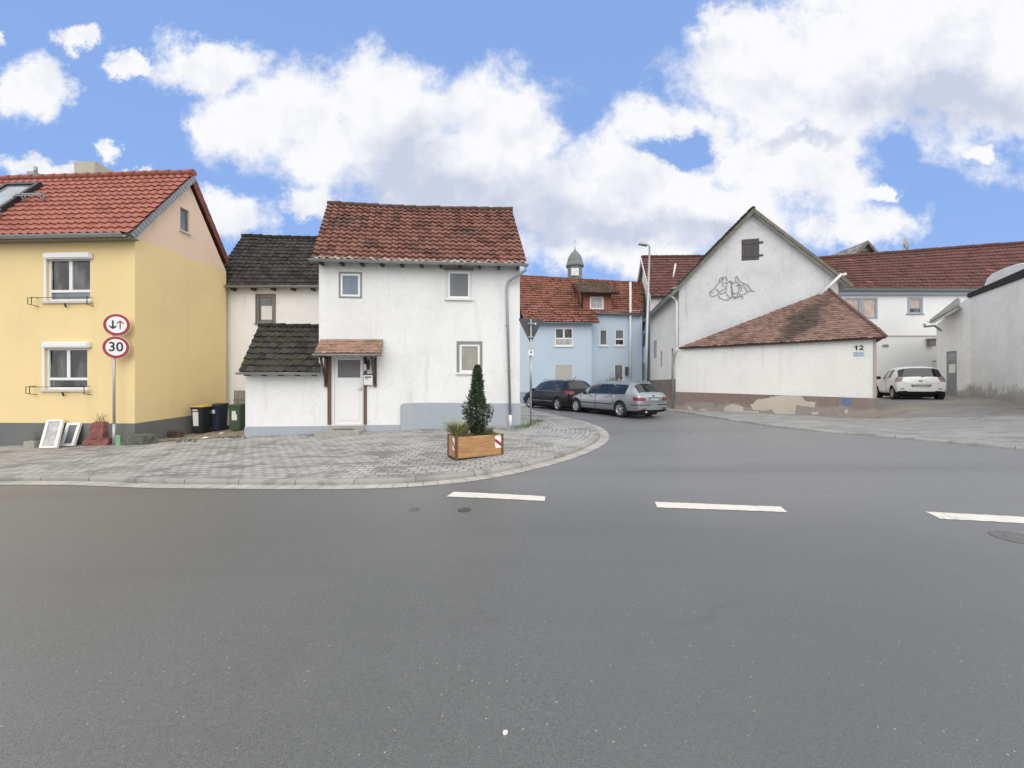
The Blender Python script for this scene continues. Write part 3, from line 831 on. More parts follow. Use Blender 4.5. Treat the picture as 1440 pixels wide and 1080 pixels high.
# plinth: low on the left, stepped up on the right
u1 = WH.hit(455, 600)[0]; u2 = WH.hit(515, 600)[0]; u3 = WH.hit(563, 600)[0]
zp1 = WH.hit(400, 599.5)[1]; zp2 = WH.hit(540, 597.5)[1]; zp3 = WH.hit(600, 567)[1]
mb = MB()
uS0 = dr[0]; uS1 = dr[2]
mb.fbox(WH, -.02, -.4, uS0, zp1, -.05, .022)
mb.fbox(WH, uS1, -.3, u3, zp2, -.05, .020)
mb.prism([WH.p(u3, -.3, .03), WH.p(uR + .03, -.1, .05), WH.p(uR + .03, zp3 - .02, .04), WH.p(u3 + .9, zp3 + .02, .03), WH.p(u3 + .07, zp3, .03), WH.p(u3, zp3 - .08, .03)], (-WH.N.x * .09, -WH.N.y * .09, 0))
mb.prism([Vector((b.x, b.y, -.1)) + Vector((.03, 0, 0)), Vector((br.x + .03, br.y, -.1)), Vector((br.x + .03, br.y, zp3 + .1)), Vector((b.x + .03, b.y, zp3 - .02))], (-.05, 0, 0))
mb.build('plinth', M['plinth_blue'], root, bevel=.012)
# main roof
ov = .33
eL = WH.p(*WH.hit(437.5, 365, ov)[:1], 0, ov); eR = WH.p(*WH.hit(741.5, 370, ov)[:1], 0, ov)
zEv = WH.hit(580, 367.5, ov)[1]
E0 = Vector((eL.x, eL.y, zEv)); E1 = Vector((eR.x, eR.y, zEv))
R0 = P(461, 288, 13.1); R1 = P(720, 295, 13.55)
R0.z = R1.z = (R0.z + R1.z) / 2
rf = tiles('roof', E0, E1, R1, R0, .205, .205, M['roof_old'], root, amp=.042, lip=.05, jit=.014, sag=.05, under='grey_wood', thick=.06)
B0 = Vector((bl.x - .25, bl.y + .3, zE)); B1 = Vector((br.x + .25, br.y + .3, zE))
tiles('roof', B1, B0, R0, R1, .3, .3, M['roof_old'], root, under='grey_wood', thick=.06)
ridge(R0 + Vector((0, 0, .02)), R1 + Vector((0, 0, .02)), M['roof_ridge'], rf, .085, sag=.05)
# rafter feet
for i in range(11):
    u = uL + .12 + (uR - uL - .2) * i / 10
    MB().fbox(WH, u - .04, zEv - .10, u + .04, zEv - .02, -.05, ov - .12).build('rafter_end', M['dark_wood'], rf)
gutter(E0 + Vector((-.02, -.06, -.03)), E1 + Vector((.03, -.06, -.03)), rf, .06)
# downpipe
p0 = E1 + Vector((-.05, -.03, -.07)); pu = WH.hit(713, 420, .1)[0]; pb = WH.hit(718, 590, .12)[0]
base = g(*WH.p(pb, 0)[:2]) + .1
zz = lambda y: WH.hit(713, y, .1)[1]
pipe([p0, p0 + Vector((0, .02, -.12)), WH.p(pu + .04, zz(396), .12), WH.p(pu, zz(404), .1), WH.p(pu, zz(420), .1), WH.p(pb - .01, base + .3, .12)], .042, root, clips=[WH.p(pu, zz(457), .1), WH.p(pu + (pb - pu) * .55, zz(520), .11)])
pipe([WH.p(pb - .01, base + .34, .12), WH.p(pb, base - .03, .12)], .055, root, 'pipe_boot', 'white_metal')
# windows
window(WH, w1, root, .05, .06, glass='glass_blue', surround=(.055, 'grey_paint', .006))
window(WH, w2, root, .05, .06, glass='glass_grey', surround=((.07, .03, .04, .0), 'sill_stone', .03), sill=(.09, .07, 'white_metal'))
window(WH, w3, root, .07, .07, glass='glass_blind', surround=((.085, .09, .075, .02), 'grey_paint', .008), sill=(.1, .06, 'white_metal'))
mb = MB(); mb.fbox(WH, w2[0] - .12, w2[3] + .03, w2[2] + .1, w2[3] + .09, -.01, .06); mb.build('lintel', M['grey_wood'], root)
# door
d = MB(); u0, z0, u1_, z1 = dr
gz = (WH.hit(490, 531)[1], WH.hit(490, 506)[1]); gu = (WH.hit(474, 520)[0], WH.hit(506, 520)[0])
fr = .065
d.fbox(WH, u0, z0, u0 + fr, z1, -.12, -.03); d.fbox(WH, u1_ - fr, z0, u1_, z1, -.12, -.03); d.fbox(WH, u0 + fr, z1 - fr, u1_ - fr, z1, -.12, -.03)
door = d.build('door', M['white_upvc'], root, bevel=.006, seg=1)
d = MB()
d.fbox(WH, u0 + fr + .008, z0 + .01, gu[0], z1 - fr - .008, -.11, -.05); d.fbox(WH, gu[1], z0 + .01, u1_ - fr - .008, z1 - fr - .008, -.11, -.05)
d.fbox(WH, gu[0], z0 + .01, gu[1], gz[0], -.11, -.05); d.fbox(WH, gu[0], gz[1], gu[1], z1 - fr - .008, -.11, -.05)
leaf = d.build('door_leaf', M['white_upvc'], door)
d = MB(); pz = gz[0] - .1
d.fbox(WH, gu[0] + .02, z0 + .14, gu[1] - .02, pz, -.049, -.040); d.build('door_panel', M['white_upvc'], door, bevel=.008, seg=1)
MB().fbox(WH, gu[0], gz[0], gu[1], gz[1], -.09, -.07).build('door_pane', M['glass_door'], door)
hz = WH.hit(506, 547)[1]; hu = WH.hit(507.5, 547)[0]
MB().fbox(WH, hu - .012, hz - .06, hu + .012, hz + .08, -.05, -.035).tube([WH.p(hu, hz, -.03), WH.p(hu, hz, .01), WH.p(hu - .1, hz, .01)], .009).build('handle', M['galv'], door)
# timber posts beside the door and canopy brackets
pL = WH.rect(461, 500, 466, 597); pR = WH.rect(511.5, 500, 516, 597)
for (q0, a_, q1, b_) in (pL, pR): MB().fbox(WH, q0, a_, q1, b_, -.02, .03).build('door_post', M['brown_wood'], root)
# canopy
cov = .62
ce0 = WH.p(WH.hit(441.5, 497, cov)[0], WH.hit(441, 496.5, cov)[1], cov); ce1 = WH.p(WH.hit(536, 497, cov)[0], WH.hit(536, 496.5, cov)[1], cov)
cr0 = WH.p(WH.hit(451, 477, .02)[0], WH.hit(451, 477, .02)[1], .02); cr1 = WH.p(WH.hit(538.5, 477, .02)[0], WH.hit(538.5, 477, .02)[1], .02)
can = tiles('canopy', ce0, ce1, cr1, cr0, .19, .16, M['roof_canopy'], root, prof='beaver', lip=.018, jit=.01, rag=.5, under='grey_wood', thick=.05)
mb = MB()
mb.tube([ce0 + Vector((-.03, -.04, -.06)), ce1 + Vector((.03, -.04, -.06))], .035, 8); mb.build('canopy_gutter', M['grey_wood'], can)
for k, uu in enumerate((WH.hit(460.5, 520)[0] - .03, WH.hit(528, 520)[0])):
    zt = ce0.z - .10; zl = WH.hit(460, 544)[1]
    mb = MB()
    mb.fbox(WH, uu - .04, zl, uu + .04, zt + .18, .0, .07)
    mb.prism([WH.p(uu - .035, zt, .07), WH.p(uu - .035, zt + .07, .07), WH.p(uu - .035, zt + .04, cov - .06), WH.p(uu - .035, zt - .02, cov - .06)], WH.p(.07, 0) - WH.p(0, 0))
    ctl = [WH.p(uu, zl + .1, .06), WH.p(uu, zl + .3, .11), WH.p(uu, zl + .48, .24), WH.p(uu, zt - .02, .42)]
    mb.tube(ctl, .035, 6)
    mb.build('canopy_bracket', M['dark_wood'], can)
# step with door mat
sx0, sx1 = WH.hit(463, 598)[0], WH.hit(512, 598)[0]
zs = z0 - .01
mb = MB(); mb.fbox(WH, sx0 - .02, -.2, sx1 + .02, zs, -.05, .06)
zs2 = WH.hit(485, 605.5, .3)[1] + .02
mb.fbox(WH, sx0 - .17, -.2, sx1 + .06, zs2, .06, .66)
st = mb.build('door_step', M['concrete'], root, bevel=.012)
MB().fbox(WH, WH.hit(469, 605, .25)[0], zs2 + .001, WH.hit(497, 605, .25)[0], zs2 + .016, .14, .34).build('door_mat', M['mat_brown'], st)
# mailbox, lantern, meter box
mr = WH.rect(513, 527, 525.5, 541.5)
mb = MB(); mb.fbox(WH, *mr, .03, .12); mx = mb.build('mailbox', M['white_metal'], root, bevel=.01)
q = MB(); q.fbox(WH, mr[0] + .03, mr[3] - .09, mr[2] - .04, mr[3] - .055, .12, .124); q.fbox(WH, mr[0] + .05, mr[3] - .14, mr[2] - .12, mr[3] - .12, .12, .123); q.build('mail_slot', M['black_metal'], mx)
q = MB(); q.fbox(WH, mr[0] - .02, mr[3], mr[2] + .02, mr[3] + .03, .02, .14); q.build('mailbox_lid', M['black_metal'], mx)
lu, lz = WH.hit(519.5, 513)
mb = MB()
mb.lathe([(.02, .1), (.06, .04), (.065, 0), (.045, -.12), (.03, -.15)], Matrix.Translation(WH.p(lu, lz, .14)), 6, smooth=False)
mb.tube([WH.p(lu, lz - .05, 0), WH.p(lu, lz + .13, .02), WH.p(lu, lz + .17, .1), WH.p(lu, lz + .1, .14)], .012, 6)
mb.fbox(WH, lu - .13, lz - .16, lu - .06, lz + .18, -.002, .03); mb.build('lantern', M['black_metal'], root)
mb = MB(); q = WH.rect(512.5, 512, 516, 521); mb.fbox(WH, *q, .03, .06); mb.build('door_bell', M['white_metal'], root)
# annex roof
aov = .3
ae0 = WH.p(WH.hit(335, 524, aov)[0], WH.hit(335, 523.5, aov)[1], aov); ae1 = WH.p(WH.hit(449.5, 522, aov)[0], WH.hit(449.5, 522, aov)[1], aov)
ae1.z = ae0.z
ar0 = P(364, 459, 12.9); ar1 = Vector((-6.35, 13.1, ar0.z))
ar = tiles('annex_roof', ae0, ae1, ar1, ar0, .21, .30, M['roof_moss'], root, amp=.03, lip=.04, jit=.016, under='grey_wood', thick=.06)
ridge(ar0 + Vector((0, 0, .02)), ar1 + Vector((0, 0, .02)), M['roof_moss'], ar, .08)
gutter(ae0 + Vector((-.03, -.05, -.02)), ae1 + Vector((.02, -.05, -.02)), ar, .05)
for i in range(5):
    u = .1 + (uL - .2) * i / 4
    MB().fbox(WH, u - .035, ae0.z - .10, u + .035, ae0.z - .02, -.05, aov - .1).build('rafter_end', M['dark_wood'], ar)

# ------------------------------------------------------------------ yellow house
YF = Fac((-18.6, 11.55), (-10.8, 11.2)); YG = Fac((-10.8, 11.2), (-10.65, 14.57))
root = thing('yellow_house', 'yellow rendered house with red tiled roof and skylight', 'house', (-13, 13, -.2))
zE = YF.hit(187, 333)[1] - .03
zAp = YG.hit(266, 259)[1]; uAp = YG.hit(266, 259)[0]; zB = YG.hit(317, 367)[1]
wu = YF.rect(66, 363, 127, 423.5); wl = YF.rect(63.5, 489, 123, 547.5)
gw = YG.rect(253.5, 294, 266, 326)
mb = MB()
mb.poly_holes(YF, [(0, -.6), (YF.L, -.6), (YF.L, zE), (0, zE)], [wu, wl], 0, .15)
mb.poly_holes(YG, [(0, -.6), (YG.L, -.4), (YG.L, zE), (0, zE)], [], 0, .15)
bk1 = YG.p(YG.L, 0); bk0 = Vector((-18.4, 14.9, 0))
mb.face([Vector((bk1.x, bk1.y, -.6)), Vector((bk0.x, bk0.y, -.6)), Vector((bk0.x, bk0.y, zE)), Vector((bk1.x, bk1.y, zE))])
fl = YF.p(0, 0)
mb.face([Vector((bk0.x, bk0.y, -.6)), Vector((fl.x, fl.y, -.6)), Vector((fl.x, fl.y, zE)), Vector((-18.5, 13.2, zAp)), Vector((bk0.x, bk0.y, zE))])
mb.build('wall', M['yellow_plaster'], root)
mb = MB(); mb.poly_holes(YG, [(0, zE), (YG.L, zE), (uAp, zAp)], [gw], 0, .14); mb.build('gable_wall', M['beige_plaster'], root)
zp = YF.hit(100, 595)[1]
mb = MB(); mb.fbox(YF, 0, -.7, YF.L + .03, zp, -.05, .03); mb.build('plinth', M['plinth_dark'], root)
zp2 = YG.hit(274, 582)[1]
mb = MB(); mb.prism([YG.p(.0, -.7, .035), YG.p(YG.L, -.4, .035), YG.p(YG.L, zp2 + .02, .035), YG.p(0, zp, .035)], (-.07, 0, 0)); mb.build('plinth', M['plinth_dark'], root)
# roof
ov = .30; gv_ = .28
S = YF.U
ze = YF.hit(120, 329, ov)[1]
E1 = YF.p(YF.L + gv_ * .6, 0, ov); E1.z = ze; E0 = YF.p(0, 0, ov); E0.z = ze
rr = P(272, 245, 12.98); ridge_z = rr.z
R1 = rr; R0 = Vector((R1.x, R1.y, 0)) - Vector((S.x, S.y, 0)) * ((E1 - E0).length + .05); R0.z = ridge_z - .06
rf = tiles('roof', E0, E1, R1, R0, .25, .27, M['roof_red'], root, amp=.035, lip=.045, jit=.003, under='grey_wood', thick=.08)
# rear slope drops to (323,369)
be1 = P(323, 369, 15.0); be0 = be1 - Vector((S.x, S.y, 0)) * (E1 - E0).length
tiles('roof', be1, be0, R0, R1, .30, .33, M['roof_red'], root, amp=.035, lip=.04, jit=.003, under='soffit_red', thick=.09)
ridge(R0 + Vector((0, 0, .04)), R1 + Vector((0, 0, .04)), M['roof_red'], rf, .1)
gutter(E0 + Vector((0, -.07, -.05)), E1 + Vector((-.1, -.07, -.05)), rf, .075)
MB().prism([E0 + Vector((0, .02, -.09)), E1 + Vector((0, .02, -.09)), E1 + Vector((0, ov - .02, -.09)), E0 + Vector((0, ov - .02, -.09))], (0, 0, -.03)).build('soffit', M['grey_wood'], rf)
# grey slate strip along the front verge
nn = Vector((0, -(R1.z - E1.z), R1.y - E1.y)).normalized()
mb = MB(); a = E1 - nn * .03; b = R1 - nn * .03
k = 26
for i in range(k):
    p = a.lerp(b, i / k); q = a.lerp(b, (i + .86) / k)
    mb.prism([p + Vector((.015, 0, 0)), q + Vector((.015, 0, 0)), q - nn * .14 + Vector((.015, 0, 0)), p - nn * .15 + Vector((.015, 0, 0))], (-.03, 0, 0))
mb.prism([a, b, b - nn * .12, a - nn * .12], (-.02, 0, 0))
mb.build('verge_slates', M['zinc'], rf)
mb = MB(); n2 = Vector((0, (R1.z - be1.z), be1.y - R1.y)).normalized()
mb.prism([be1 + Vector((.012, 0, .02)), R1 + Vector((.012, 0, .02)), R1 - n2 * .2 + Vector((.012, 0, 0)), be1 - n2 * .2 + Vector((.012, 0, 0))], (-.035, 0, 0)); mb.build('verge_board', M['soffit_red'], rf)
# windows with roller boxes
for rc, px0, px1, y0, y1, lower in ((wu, 60, 126.5, 356, 363, 'glass_grey'), (wl, 58, 124, 481.5, 489, 'glass')):
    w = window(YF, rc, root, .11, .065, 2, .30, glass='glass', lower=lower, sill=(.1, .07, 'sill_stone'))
    a = YF.hit(px0, y0, .1); b = YF.hit(px1, y1, .1)
    MB().fbox(YF, a[0], b[1], b[0], a[1] + .015, -.02, .12).build('roller_box', M['white_upvc'], w, bevel=.03)
    MB().fbox(YF, rc[0] - .075, rc[1], rc[0] - .002, rc[3], -.1, .02).build('guide_rail', M['white_upvc'], w)
    # flower box holder
    mb = MB(); zl = rc[1] - .03
    for s in (rc[0] - .25, rc[2] + .1):
        mb.tube([YF.p(s, zl - .12, 0), YF.p(s, zl - .1, .17), YF.p(s, zl + .12, .17), YF.p(s, zl + .12, .02)], .011, 5)
    mb.tube([YF.p(rc[0] - .36, zl + .1, .17), YF.p(rc[2] + .12, zl + .1, .17)], .009, 5)
    mb.tube([YF.p(rc[0] - .36, zl - .08, .17), YF.p(rc[0] - .25, zl - .1, .17)], .009, 5)
    mb.tube([YF.p(rc[0] - .36, zl + .1, .17), YF.p(rc[0] - .36, zl - .08, .17)], .009, 5)
    mb.tube([YF.p((rc[0] + rc[2]) / 2, zl - .05, .1), YF.p((rc[0] + rc[2]) / 2, zl - .16, .06)], .022, 6)
    mb.build('flower_box_holder', M['black_metal'], w, merge=False)
window(YG, gw, root, .1, .05, 1, glass='glass_grey', frame='grey_wood', sill=(.04, .05, 'sill_stone'))
# skylight laid on the roof plane
nf = (E1 - E0).cross(R1 - E1).normalized()
nf = nf if nf.z > 0 else -nf
def onroof(px, py, h=0.0):
    d = Vector(((px - CX) / F, 1, -(py - CY) / F)); o_ = Vector((0, 0, H)); c0 = E1 + nf * h
    t = (c0 - o_).dot(nf) / d.dot(nf); return o_ + d * t
s3 = onroof(0, 306); s2 = onroof(55, 262)
ux = (E1 - E0).normalized(); vx = nf.cross(ux).normalized()
if vx.z < 0: vx = -vx
c0 = onroof(12, 303); c2 = onroof(56, 263)
v0 = (c0 - E1).dot(vx); v1 = (c2 - E1).dot(vx); ur = (c2 - E1).dot(ux); ul = ur - 1.15
ur = ((c0 - E1).dot(ux) + ur) / 2; ul = ur - 1.2
sp = lambda u, v, h: E1 + ux * u + vx * v + nf * h
mb = MB()
def sbox(u0, v0, u1, v1, h0, h1): mb.hexa([sp(u0, v0, h0), sp(u1, v0, h0), sp(u1, v1, h0), sp(u0, v1, h0), sp(u0, v0, h1), sp(u1, v0, h1), sp(u1, v1, h1), sp(u0, v1, h1)])
fw = .12
sbox(ul, v0, ul + fw, v1, 0, .17); sbox(ur - fw, v0, ur, v1, 0, .17); sbox(ul + fw, v1 - fw, ur - fw, v1, 0, .17); sbox(ul + fw, v0, ur - fw, v0 + fw * .6, 0, .15)
sk = mb.build('skylight', M['bin_black'], rf)
mb = MB(); sbox(ul + fw, v0 + fw * .6, ur - fw, v1 - fw, .09, .12); mb.build('skylight_pane', M['glass_blue'], sk)
for (u, v) in ((ur - .1, v0 + (v1 - v0) * .45), (ur - .75, v0 - .12)):
    mb = MB()
    mb.tube([sp(u, v, .2), sp(u + .95, v, .2)], .022, 5); mb.tube([sp(u, v + .1, .2), sp(u + .95, v + .1, .2)], .022, 5)
    for q in (.25, .85): mb.tube([sp(u + q, v, .2), sp(u + q + .04, v - .06, .02)], .02, 5)
    for q in (.25, .85): mb.tube([sp(u + q, v + .1, .2), sp(u + q + .06, v - .02, .02)], .016, 5)
    mb.build('roof_step', M['zinc'], rf, merge=False)
# chimneys
c = P(131, 240, 14.0); mb = MB(); mb.box(c.x - .42, c.y - .25, 6.9, c.x + .34, c.y + .45, c.z + .2); mb.build('chimney', M['chimney'], rf, bevel=.02)
c = P(50, 243, 13.9); mb = MB(); mb.box(c.x - .13, c.y - .15, 7.8, c.x + .12, c.y + .15, c.z - .02); mb.tube([c, c + Vector((0, 0, .22))], .05, 8); mb.box(c.x - .48, c.y - .1, c.z - .17, c.x + .0, c.y + .1, c.z - .13); mb.build('chimney', M['zinc'], rf)

# ------------------------------------------------------------------ narrow house with blackened roof between them
RH = Fac((-11.3, 14.85), (-4.5, 14.85))
root = thing('old_house', 'cream plastered old house with blackened tile roof standing behind the bins', 'house', (-8, 15.6, 0))
wr = RH.rect(360.5, 414.5, 387, 454.5)
zE = RH.hit(380, 405)[1]
mb = MB(); mb.poly_holes(RH, [(0, -.3), (RH.L, -.3), (RH.L, zE), (0, zE)], [wr], 0, .15)
mb.face([Vector((-4.5, 18, -.3)), Vector((-11.3, 18, -.3)), Vector((-11.3, 18, zE)), Vector((-4.5, 18, zE))])
for x, s in ((-11.3, 1), (-4.5, -1)): mb.face([Vector((x, 18, -.3)), Vector((x, 14.85, -.3)), Vector((x, 14.85, zE)), Vector((x, 16.4, 7.5)), Vector((x, 18, zE))][::s])
mb.build('wall', M['cream_plaster'], root)
E0 = RH.p(0, zE + .0, .32); E1 = RH.p(RH.L, zE, .32); zr = P(380, 332.5, 16.4).z
R0 = Vector((-11.3, 16.4, zr)); R1 = Vector((-4.5, 16.4, zr))
rf = tiles('roof', E0, E1, R1, R0, .22, .23, M['roof_dark'], root, amp=.032, lip=.035, jit=.014, sag=.08, under='grey_wood', thick=.05)
tiles('roof', Vector((-4.5, 18.3, zE)), Vector((-11.3, 18.3, zE)), R0, R1, .3, .3, M['roof_dark'], root, under='grey_wood')
ridge(R0 + Vector((0, 0, .0)), R1 + Vector((0, 0, .0)), M['roof_dark'], rf, .1, sag=.08)
gutter(E0 + Vector((0, -.05, -.02)), E1 + Vector((0, -.05, -.02)), rf, .045)
for i in range(7):
    u = .8 + i * .75; MB().fbox(RH, u - .05, zE - .12, u + .05, zE - .02, -.05, .2).build('rafter_end', M['dark_wood'], rf)
w = window(RH, wr, root, .06, .10, 1, glass='glass_grey', frame='grey_wood', surround=(.03, 'grey_wood', .02), sill=(.05, .05, 'grey_wood'))
MB().fbox(RH, wr[0] + .17, wr[1] + .14, wr[2] - .14, wr[3] - .42, -.048, -.028).build('blind', M['sticker'], w)
# ------------------------------------------------------------------ blue house up the side street
YB = 26.4
B1 = Fac(((725 - 720) / F * YB, YB), ((832 - 720) / F * YB, YB)); B2 = Fac(((832 - 720) / F * 27.2, 27.2), ((903 - 720) / F * 27.2, 27.2))
root = thing('blue_house', 'light blue house with orange tiled roof and dormer up the side street', 'house', (4, 28, .3))
za = B1.hit(790, 453)[1]; zb2 = B2.hit(870, 438)[1]
wa = B1.rect(780, 461, 806, 486.5); wb = B1.rect(780, 513, 806, 560)
wc = B2.rect(843, 463, 854.5, 486); wd = B2.rect(864.5, 463, 878, 486); we = B2.rect(863.5, 512, 877, 534)
mb = MB()
mb.poly_holes(B1, [(0, -.2), (B1.L, -.2), (B1.L, za + .1), (0, za + .1)], [wa, wb], 0, .12)
mb.poly_holes(B2, [(-.3, -.2), (B2.L, -.2), (B2.L, zb2 + .1), (-.3, zb2 + .1)], [wc, wd, we], 0, .12)
q0 = B1.p(B1.L, 0); q1 = B2.p(-.3, 0)
mb.face([Vector((q0.x, q0.y, -.2)), Vector((q0.x, q1.y, -.2)), Vector((q0.x, q1.y, zb2)), Vector((q0.x, q0.y, za + .1))])
zr = P(730, 389, 31).z; zr2 = P(900, 398, 31).z
l0 = B1.p(0, 0); rr_ = B2.p(B2.L, 0)
mb.face([Vector((l0.x, 35, -.2)), Vector((l0.x, l0.y, -.2)), Vector((l0.x, l0.y, za + .1)), Vector((l0.x, 31, zr - .2)), Vector((l0.x, 35, za))])
mb.face([Vector((rr_.x, rr_.y, -.2)), Vector((rr_.x, 35, -.2)), Vector((rr_.x, 35, zb2)), Vector((rr_.x, 31, zr2 - .2)), Vector((rr_.x, rr_.y, zb2 + .1))])
mb.face([Vector((rr_.x, 35, -.2)), Vector((l0.x, 35, -.2)), Vector((l0.x, 35, za)), Vector((rr_.x, 35, zb2))])
mb.build('wall', M['blue_plaster'], root)
MB().fbox(B1, 0, -.3, B1.L, B1.hit(740, 551)[1], -.04, .03).fbox(B2, 0, -.3, B2.L, B1.hit(740, 551)[1], -.04, .03).build('plinth', M['blue_plinth'], root)
yE = YB - .35
E0 = P(739, 452, yE); E1 = P(843, 454, yE); E0.z = E1.z = (E0.z + E1.z) / 2
R0 = P(727, 388.5, 31); R1 = P(905, 399, 31)
k = lambda y: E0.z + (R0.z - E0.z) * (y - yE) / (31 - yE)
ym = 26.95; zm = k(ym)
M0 = Vector((P(733, 0, ym).x, ym, zm)); M1 = Vector((P(836, 0, ym).x, ym, zm)); M2 = Vector((P(904, 0, ym).x, ym, zm - .1))
rf = tiles('roof', E0, E1, M1, M0, .27, .33, M['roof_orange'], root, amp=.04, lip=.085, jit=.02, under='grey_wood', thick=.07)
tiles('roof', M0, M2, R1, R0, .27, .33, M['roof_orange'], root, amp=.04, lip=.085, jit=.02, under='grey_wood', thick=.07)
tiles('roof', Vector((rr_.x, 35.3, zb2)), Vector((l0.x, 35.3, za)), R0, R1, .4, .4, M['roof_orange'], root, under='grey_wood')
ridge(R0, R1, M['roof_orange'], rf, .12)
gutter(E0 + Vector((0, -.06, -.03)), E1 + Vector((0, -.06, -.03)), rf, .06); gutter(M1 + Vector((0, -.06, -.03)), M2 + Vector((0, -.06, -.03)), rf, .06)
# dormer
DF = Fac(P(819, 0, 27.3).xy, P(860, 0, 27.3).xy)
dw = DF.rect(829.5, 417, 849, 435); zt = DF.hit(840, 413)[1]; z0 = k(27.3) - .1
y2 = 29.9; zt2 = k(y2) + .05
mb = MB(); mb.poly_holes(DF, [(0, z0), (DF.L, z0), (DF.L, zt), (0, zt)], [dw], 0, .1)
for u, s in ((0, 1), (DF.L, -1)):
    a = DF.p(u, z0); mb.face([a, DF.p(u, zt), Vector((a.x, y2, zt2)), Vector((a.x, y2, zt2 - .3))][::s])
dm = mb.build('dormer', M['brick_red'], rf)
e0 = DF.p(-.2, zt, .45); e1 = DF.p(DF.L + .35, zt - .05, .45)
tiles('dormer_roof', e0, e1, Vector((e1.x - .1, y2 + .3, zt2 + .2)), Vector((e0.x - .1, y2 + .3, zt2 + .2)), .25, .3, M['roof_brown'], dm, under='dark_wood', thick=.1)
gutter(e0 + Vector((0, -.06, -.04)), e1 + Vector((0, -.06, -.04)), dm, .07, 'black_metal')
pipe([e0 + Vector((.05, -.05, -.1)), DF.p(-.03, zt - .35, .06), DF.p(-.03, z0 + .15, .06)], .05, dm, mat='black_metal')
window(DF, dw, dm, .06, .1, 1, glass='curtain_pale', bars=2)
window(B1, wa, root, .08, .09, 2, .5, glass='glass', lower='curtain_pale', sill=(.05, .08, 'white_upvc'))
w = window(B1, wb, root, .08, .05, 1, glass='roller'); q = MB()
for i in range(14): q.fbox(B1, wb[0] + .06, wb[1] + .1 + i * .15, wb[2] - .06, wb[1] + .112 + i * .15, -.06, -.045)
q.build('shutter_seam', M['grey_paint'], w); w.name = 'roller_door'
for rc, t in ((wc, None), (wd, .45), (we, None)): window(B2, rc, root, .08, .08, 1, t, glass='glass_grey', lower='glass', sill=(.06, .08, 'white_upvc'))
pu = B2.hit(886.5, 450, .2)[0]
pipe([B2.p(pu, zb2 + 2.0, .2), B2.p(pu, .4, .2)], .075, root, mat='white_metal')
q = MB(); q.fbox(B2, pu - .3, B2.hit(880, 528)[1], pu - .12, B2.hit(880, 516)[1], 0, .15); q.build('meter_box', M['sign_grey'], root)

# bush in front of it
def bush(name, c, r, h, n, nt_, mat, label, cat):
    root = thing(name, label, cat, c); rnd = random.Random(3)
    mb = MB()
    for i in range(nt_):
        a = rnd.uniform(0, 6.283); t = rnd.uniform(.1, 1)
        e = c + Vector((math.cos(a) * r * t, math.sin(a) * r * t * .7, h * (1 - .45 * t * t) * rnd.uniform(.7, 1.05)))
        m = c.lerp(e, .5) + Vector((rnd.uniform(-.08, .08), rnd.uniform(-.08, .08), .1))
        mb.tube([c, m, e], [.02, .012, .006], 4, cap=False)
        for _ in range(3):
            s = m.lerp(e, rnd.random()); mb.tube([s, s + Vector((rnd.uniform(-.22, .22), rnd.uniform(-.2, .2), rnd.uniform(.02, .25)))], [.007, .004], 3, cap=False)
    mb.build('branches', M['twig'], root, merge=False)
    mb = MB()
    for i in range(n):
        a = rnd.uniform(0, 6.283); t = rnd.random() ** .5; z = h * rnd.uniform(.25, .85)
        p = c + Vector((math.cos(a) * r * .45 * t + .1, math.sin(a) * r * .4 * t, z)); s = rnd.uniform(.02, .05)
        d1 = Vector((rnd.gauss(0, 1), rnd.gauss(0, 1), rnd.gauss(0, 1))).normalized(); d2 = d1.cross(Vector((rnd.gauss(0, 1), rnd.gauss(0, 1), rnd.gauss(0, 1)))).normalized()
        mb.face([p - d1 * s, p + d2 * s * .6, p + d1 * s, p - d2 * s * .6])
    mb.build('leaves', mat, root, merge=False)
    return root
bp = Vector((P(864, 0, 26.0).x, 26.0, .35))
bush('garden_shrub', bp, 1.0, 1.95, 900, 60, M['grass_green'], 'half bare shrub in front of the blue house wall', 'shrub')

# clock turret
root = thing('clock_turret', 'grey slate clock turret with domed cap rising behind the blue house roof', 'turret', P(808.5, 0, 48).xy.to_3d())
c = P(808.5, 392, 48); wz = lambda y: P(0, y, 48).z; s8 = lambda r, z: (r, z)
pxm = 48 / F
T = Matrix.Translation((c.x, c.y, 0)) @ Matrix.Rotation(R(12), 4, 'Z')
def octo(r, z0, z1, r1=None): return [(r * 1.06, z0), ((r1 or r) * 1.06, z1)]
mb = MB(); mb.lathe(octo(10.2 * pxm, 0, wz(376)), T, 8, smooth=False); mb.build('turret_wall', M['slate'], root, merge=False)
mb = MB(); mb.lathe([(11.8 * pxm, wz(376)), (12.6 * pxm, wz(375)), (12.4 * pxm, wz(372.5)), (11.2 * pxm, wz(370)), (10.2 * pxm, wz(365)), (8.2 * pxm, wz(360)), (5 * pxm, wz(355.5)), (2.2 * pxm, wz(353)), (1.2 * pxm, wz(351))], T, 16, smooth=False)
cap = mb.build('dome', M['slate'], root, merge=False)
mb = MB(); mb.tube([(c.x, c.y, wz(352)), (c.x, c.y, wz(340))], [.07, .02], 6); mb.lathe([(.02, wz(339)), (.09, wz(338)), (.02, wz(337))], Matrix.Translation((c.x, c.y, 0)), 8); mb.tube([(c.x - .2, c.y, wz(341)), (c.x + .2, c.y, wz(341))], .02, 5); mb.build('spire', M['galv'], cap)
CFc = Fac((c.x - 2, c.y - 10.4 * pxm), (c.x + 2, c.y - 10.4 * pxm))
a = CFc.rect(803.5, 377.5, 813.5, 387.5)
mb = MB(); mb.fbox(CFc, *a, -.1, .12); cf = mb.build('clock_face', M['sign_white'], root)
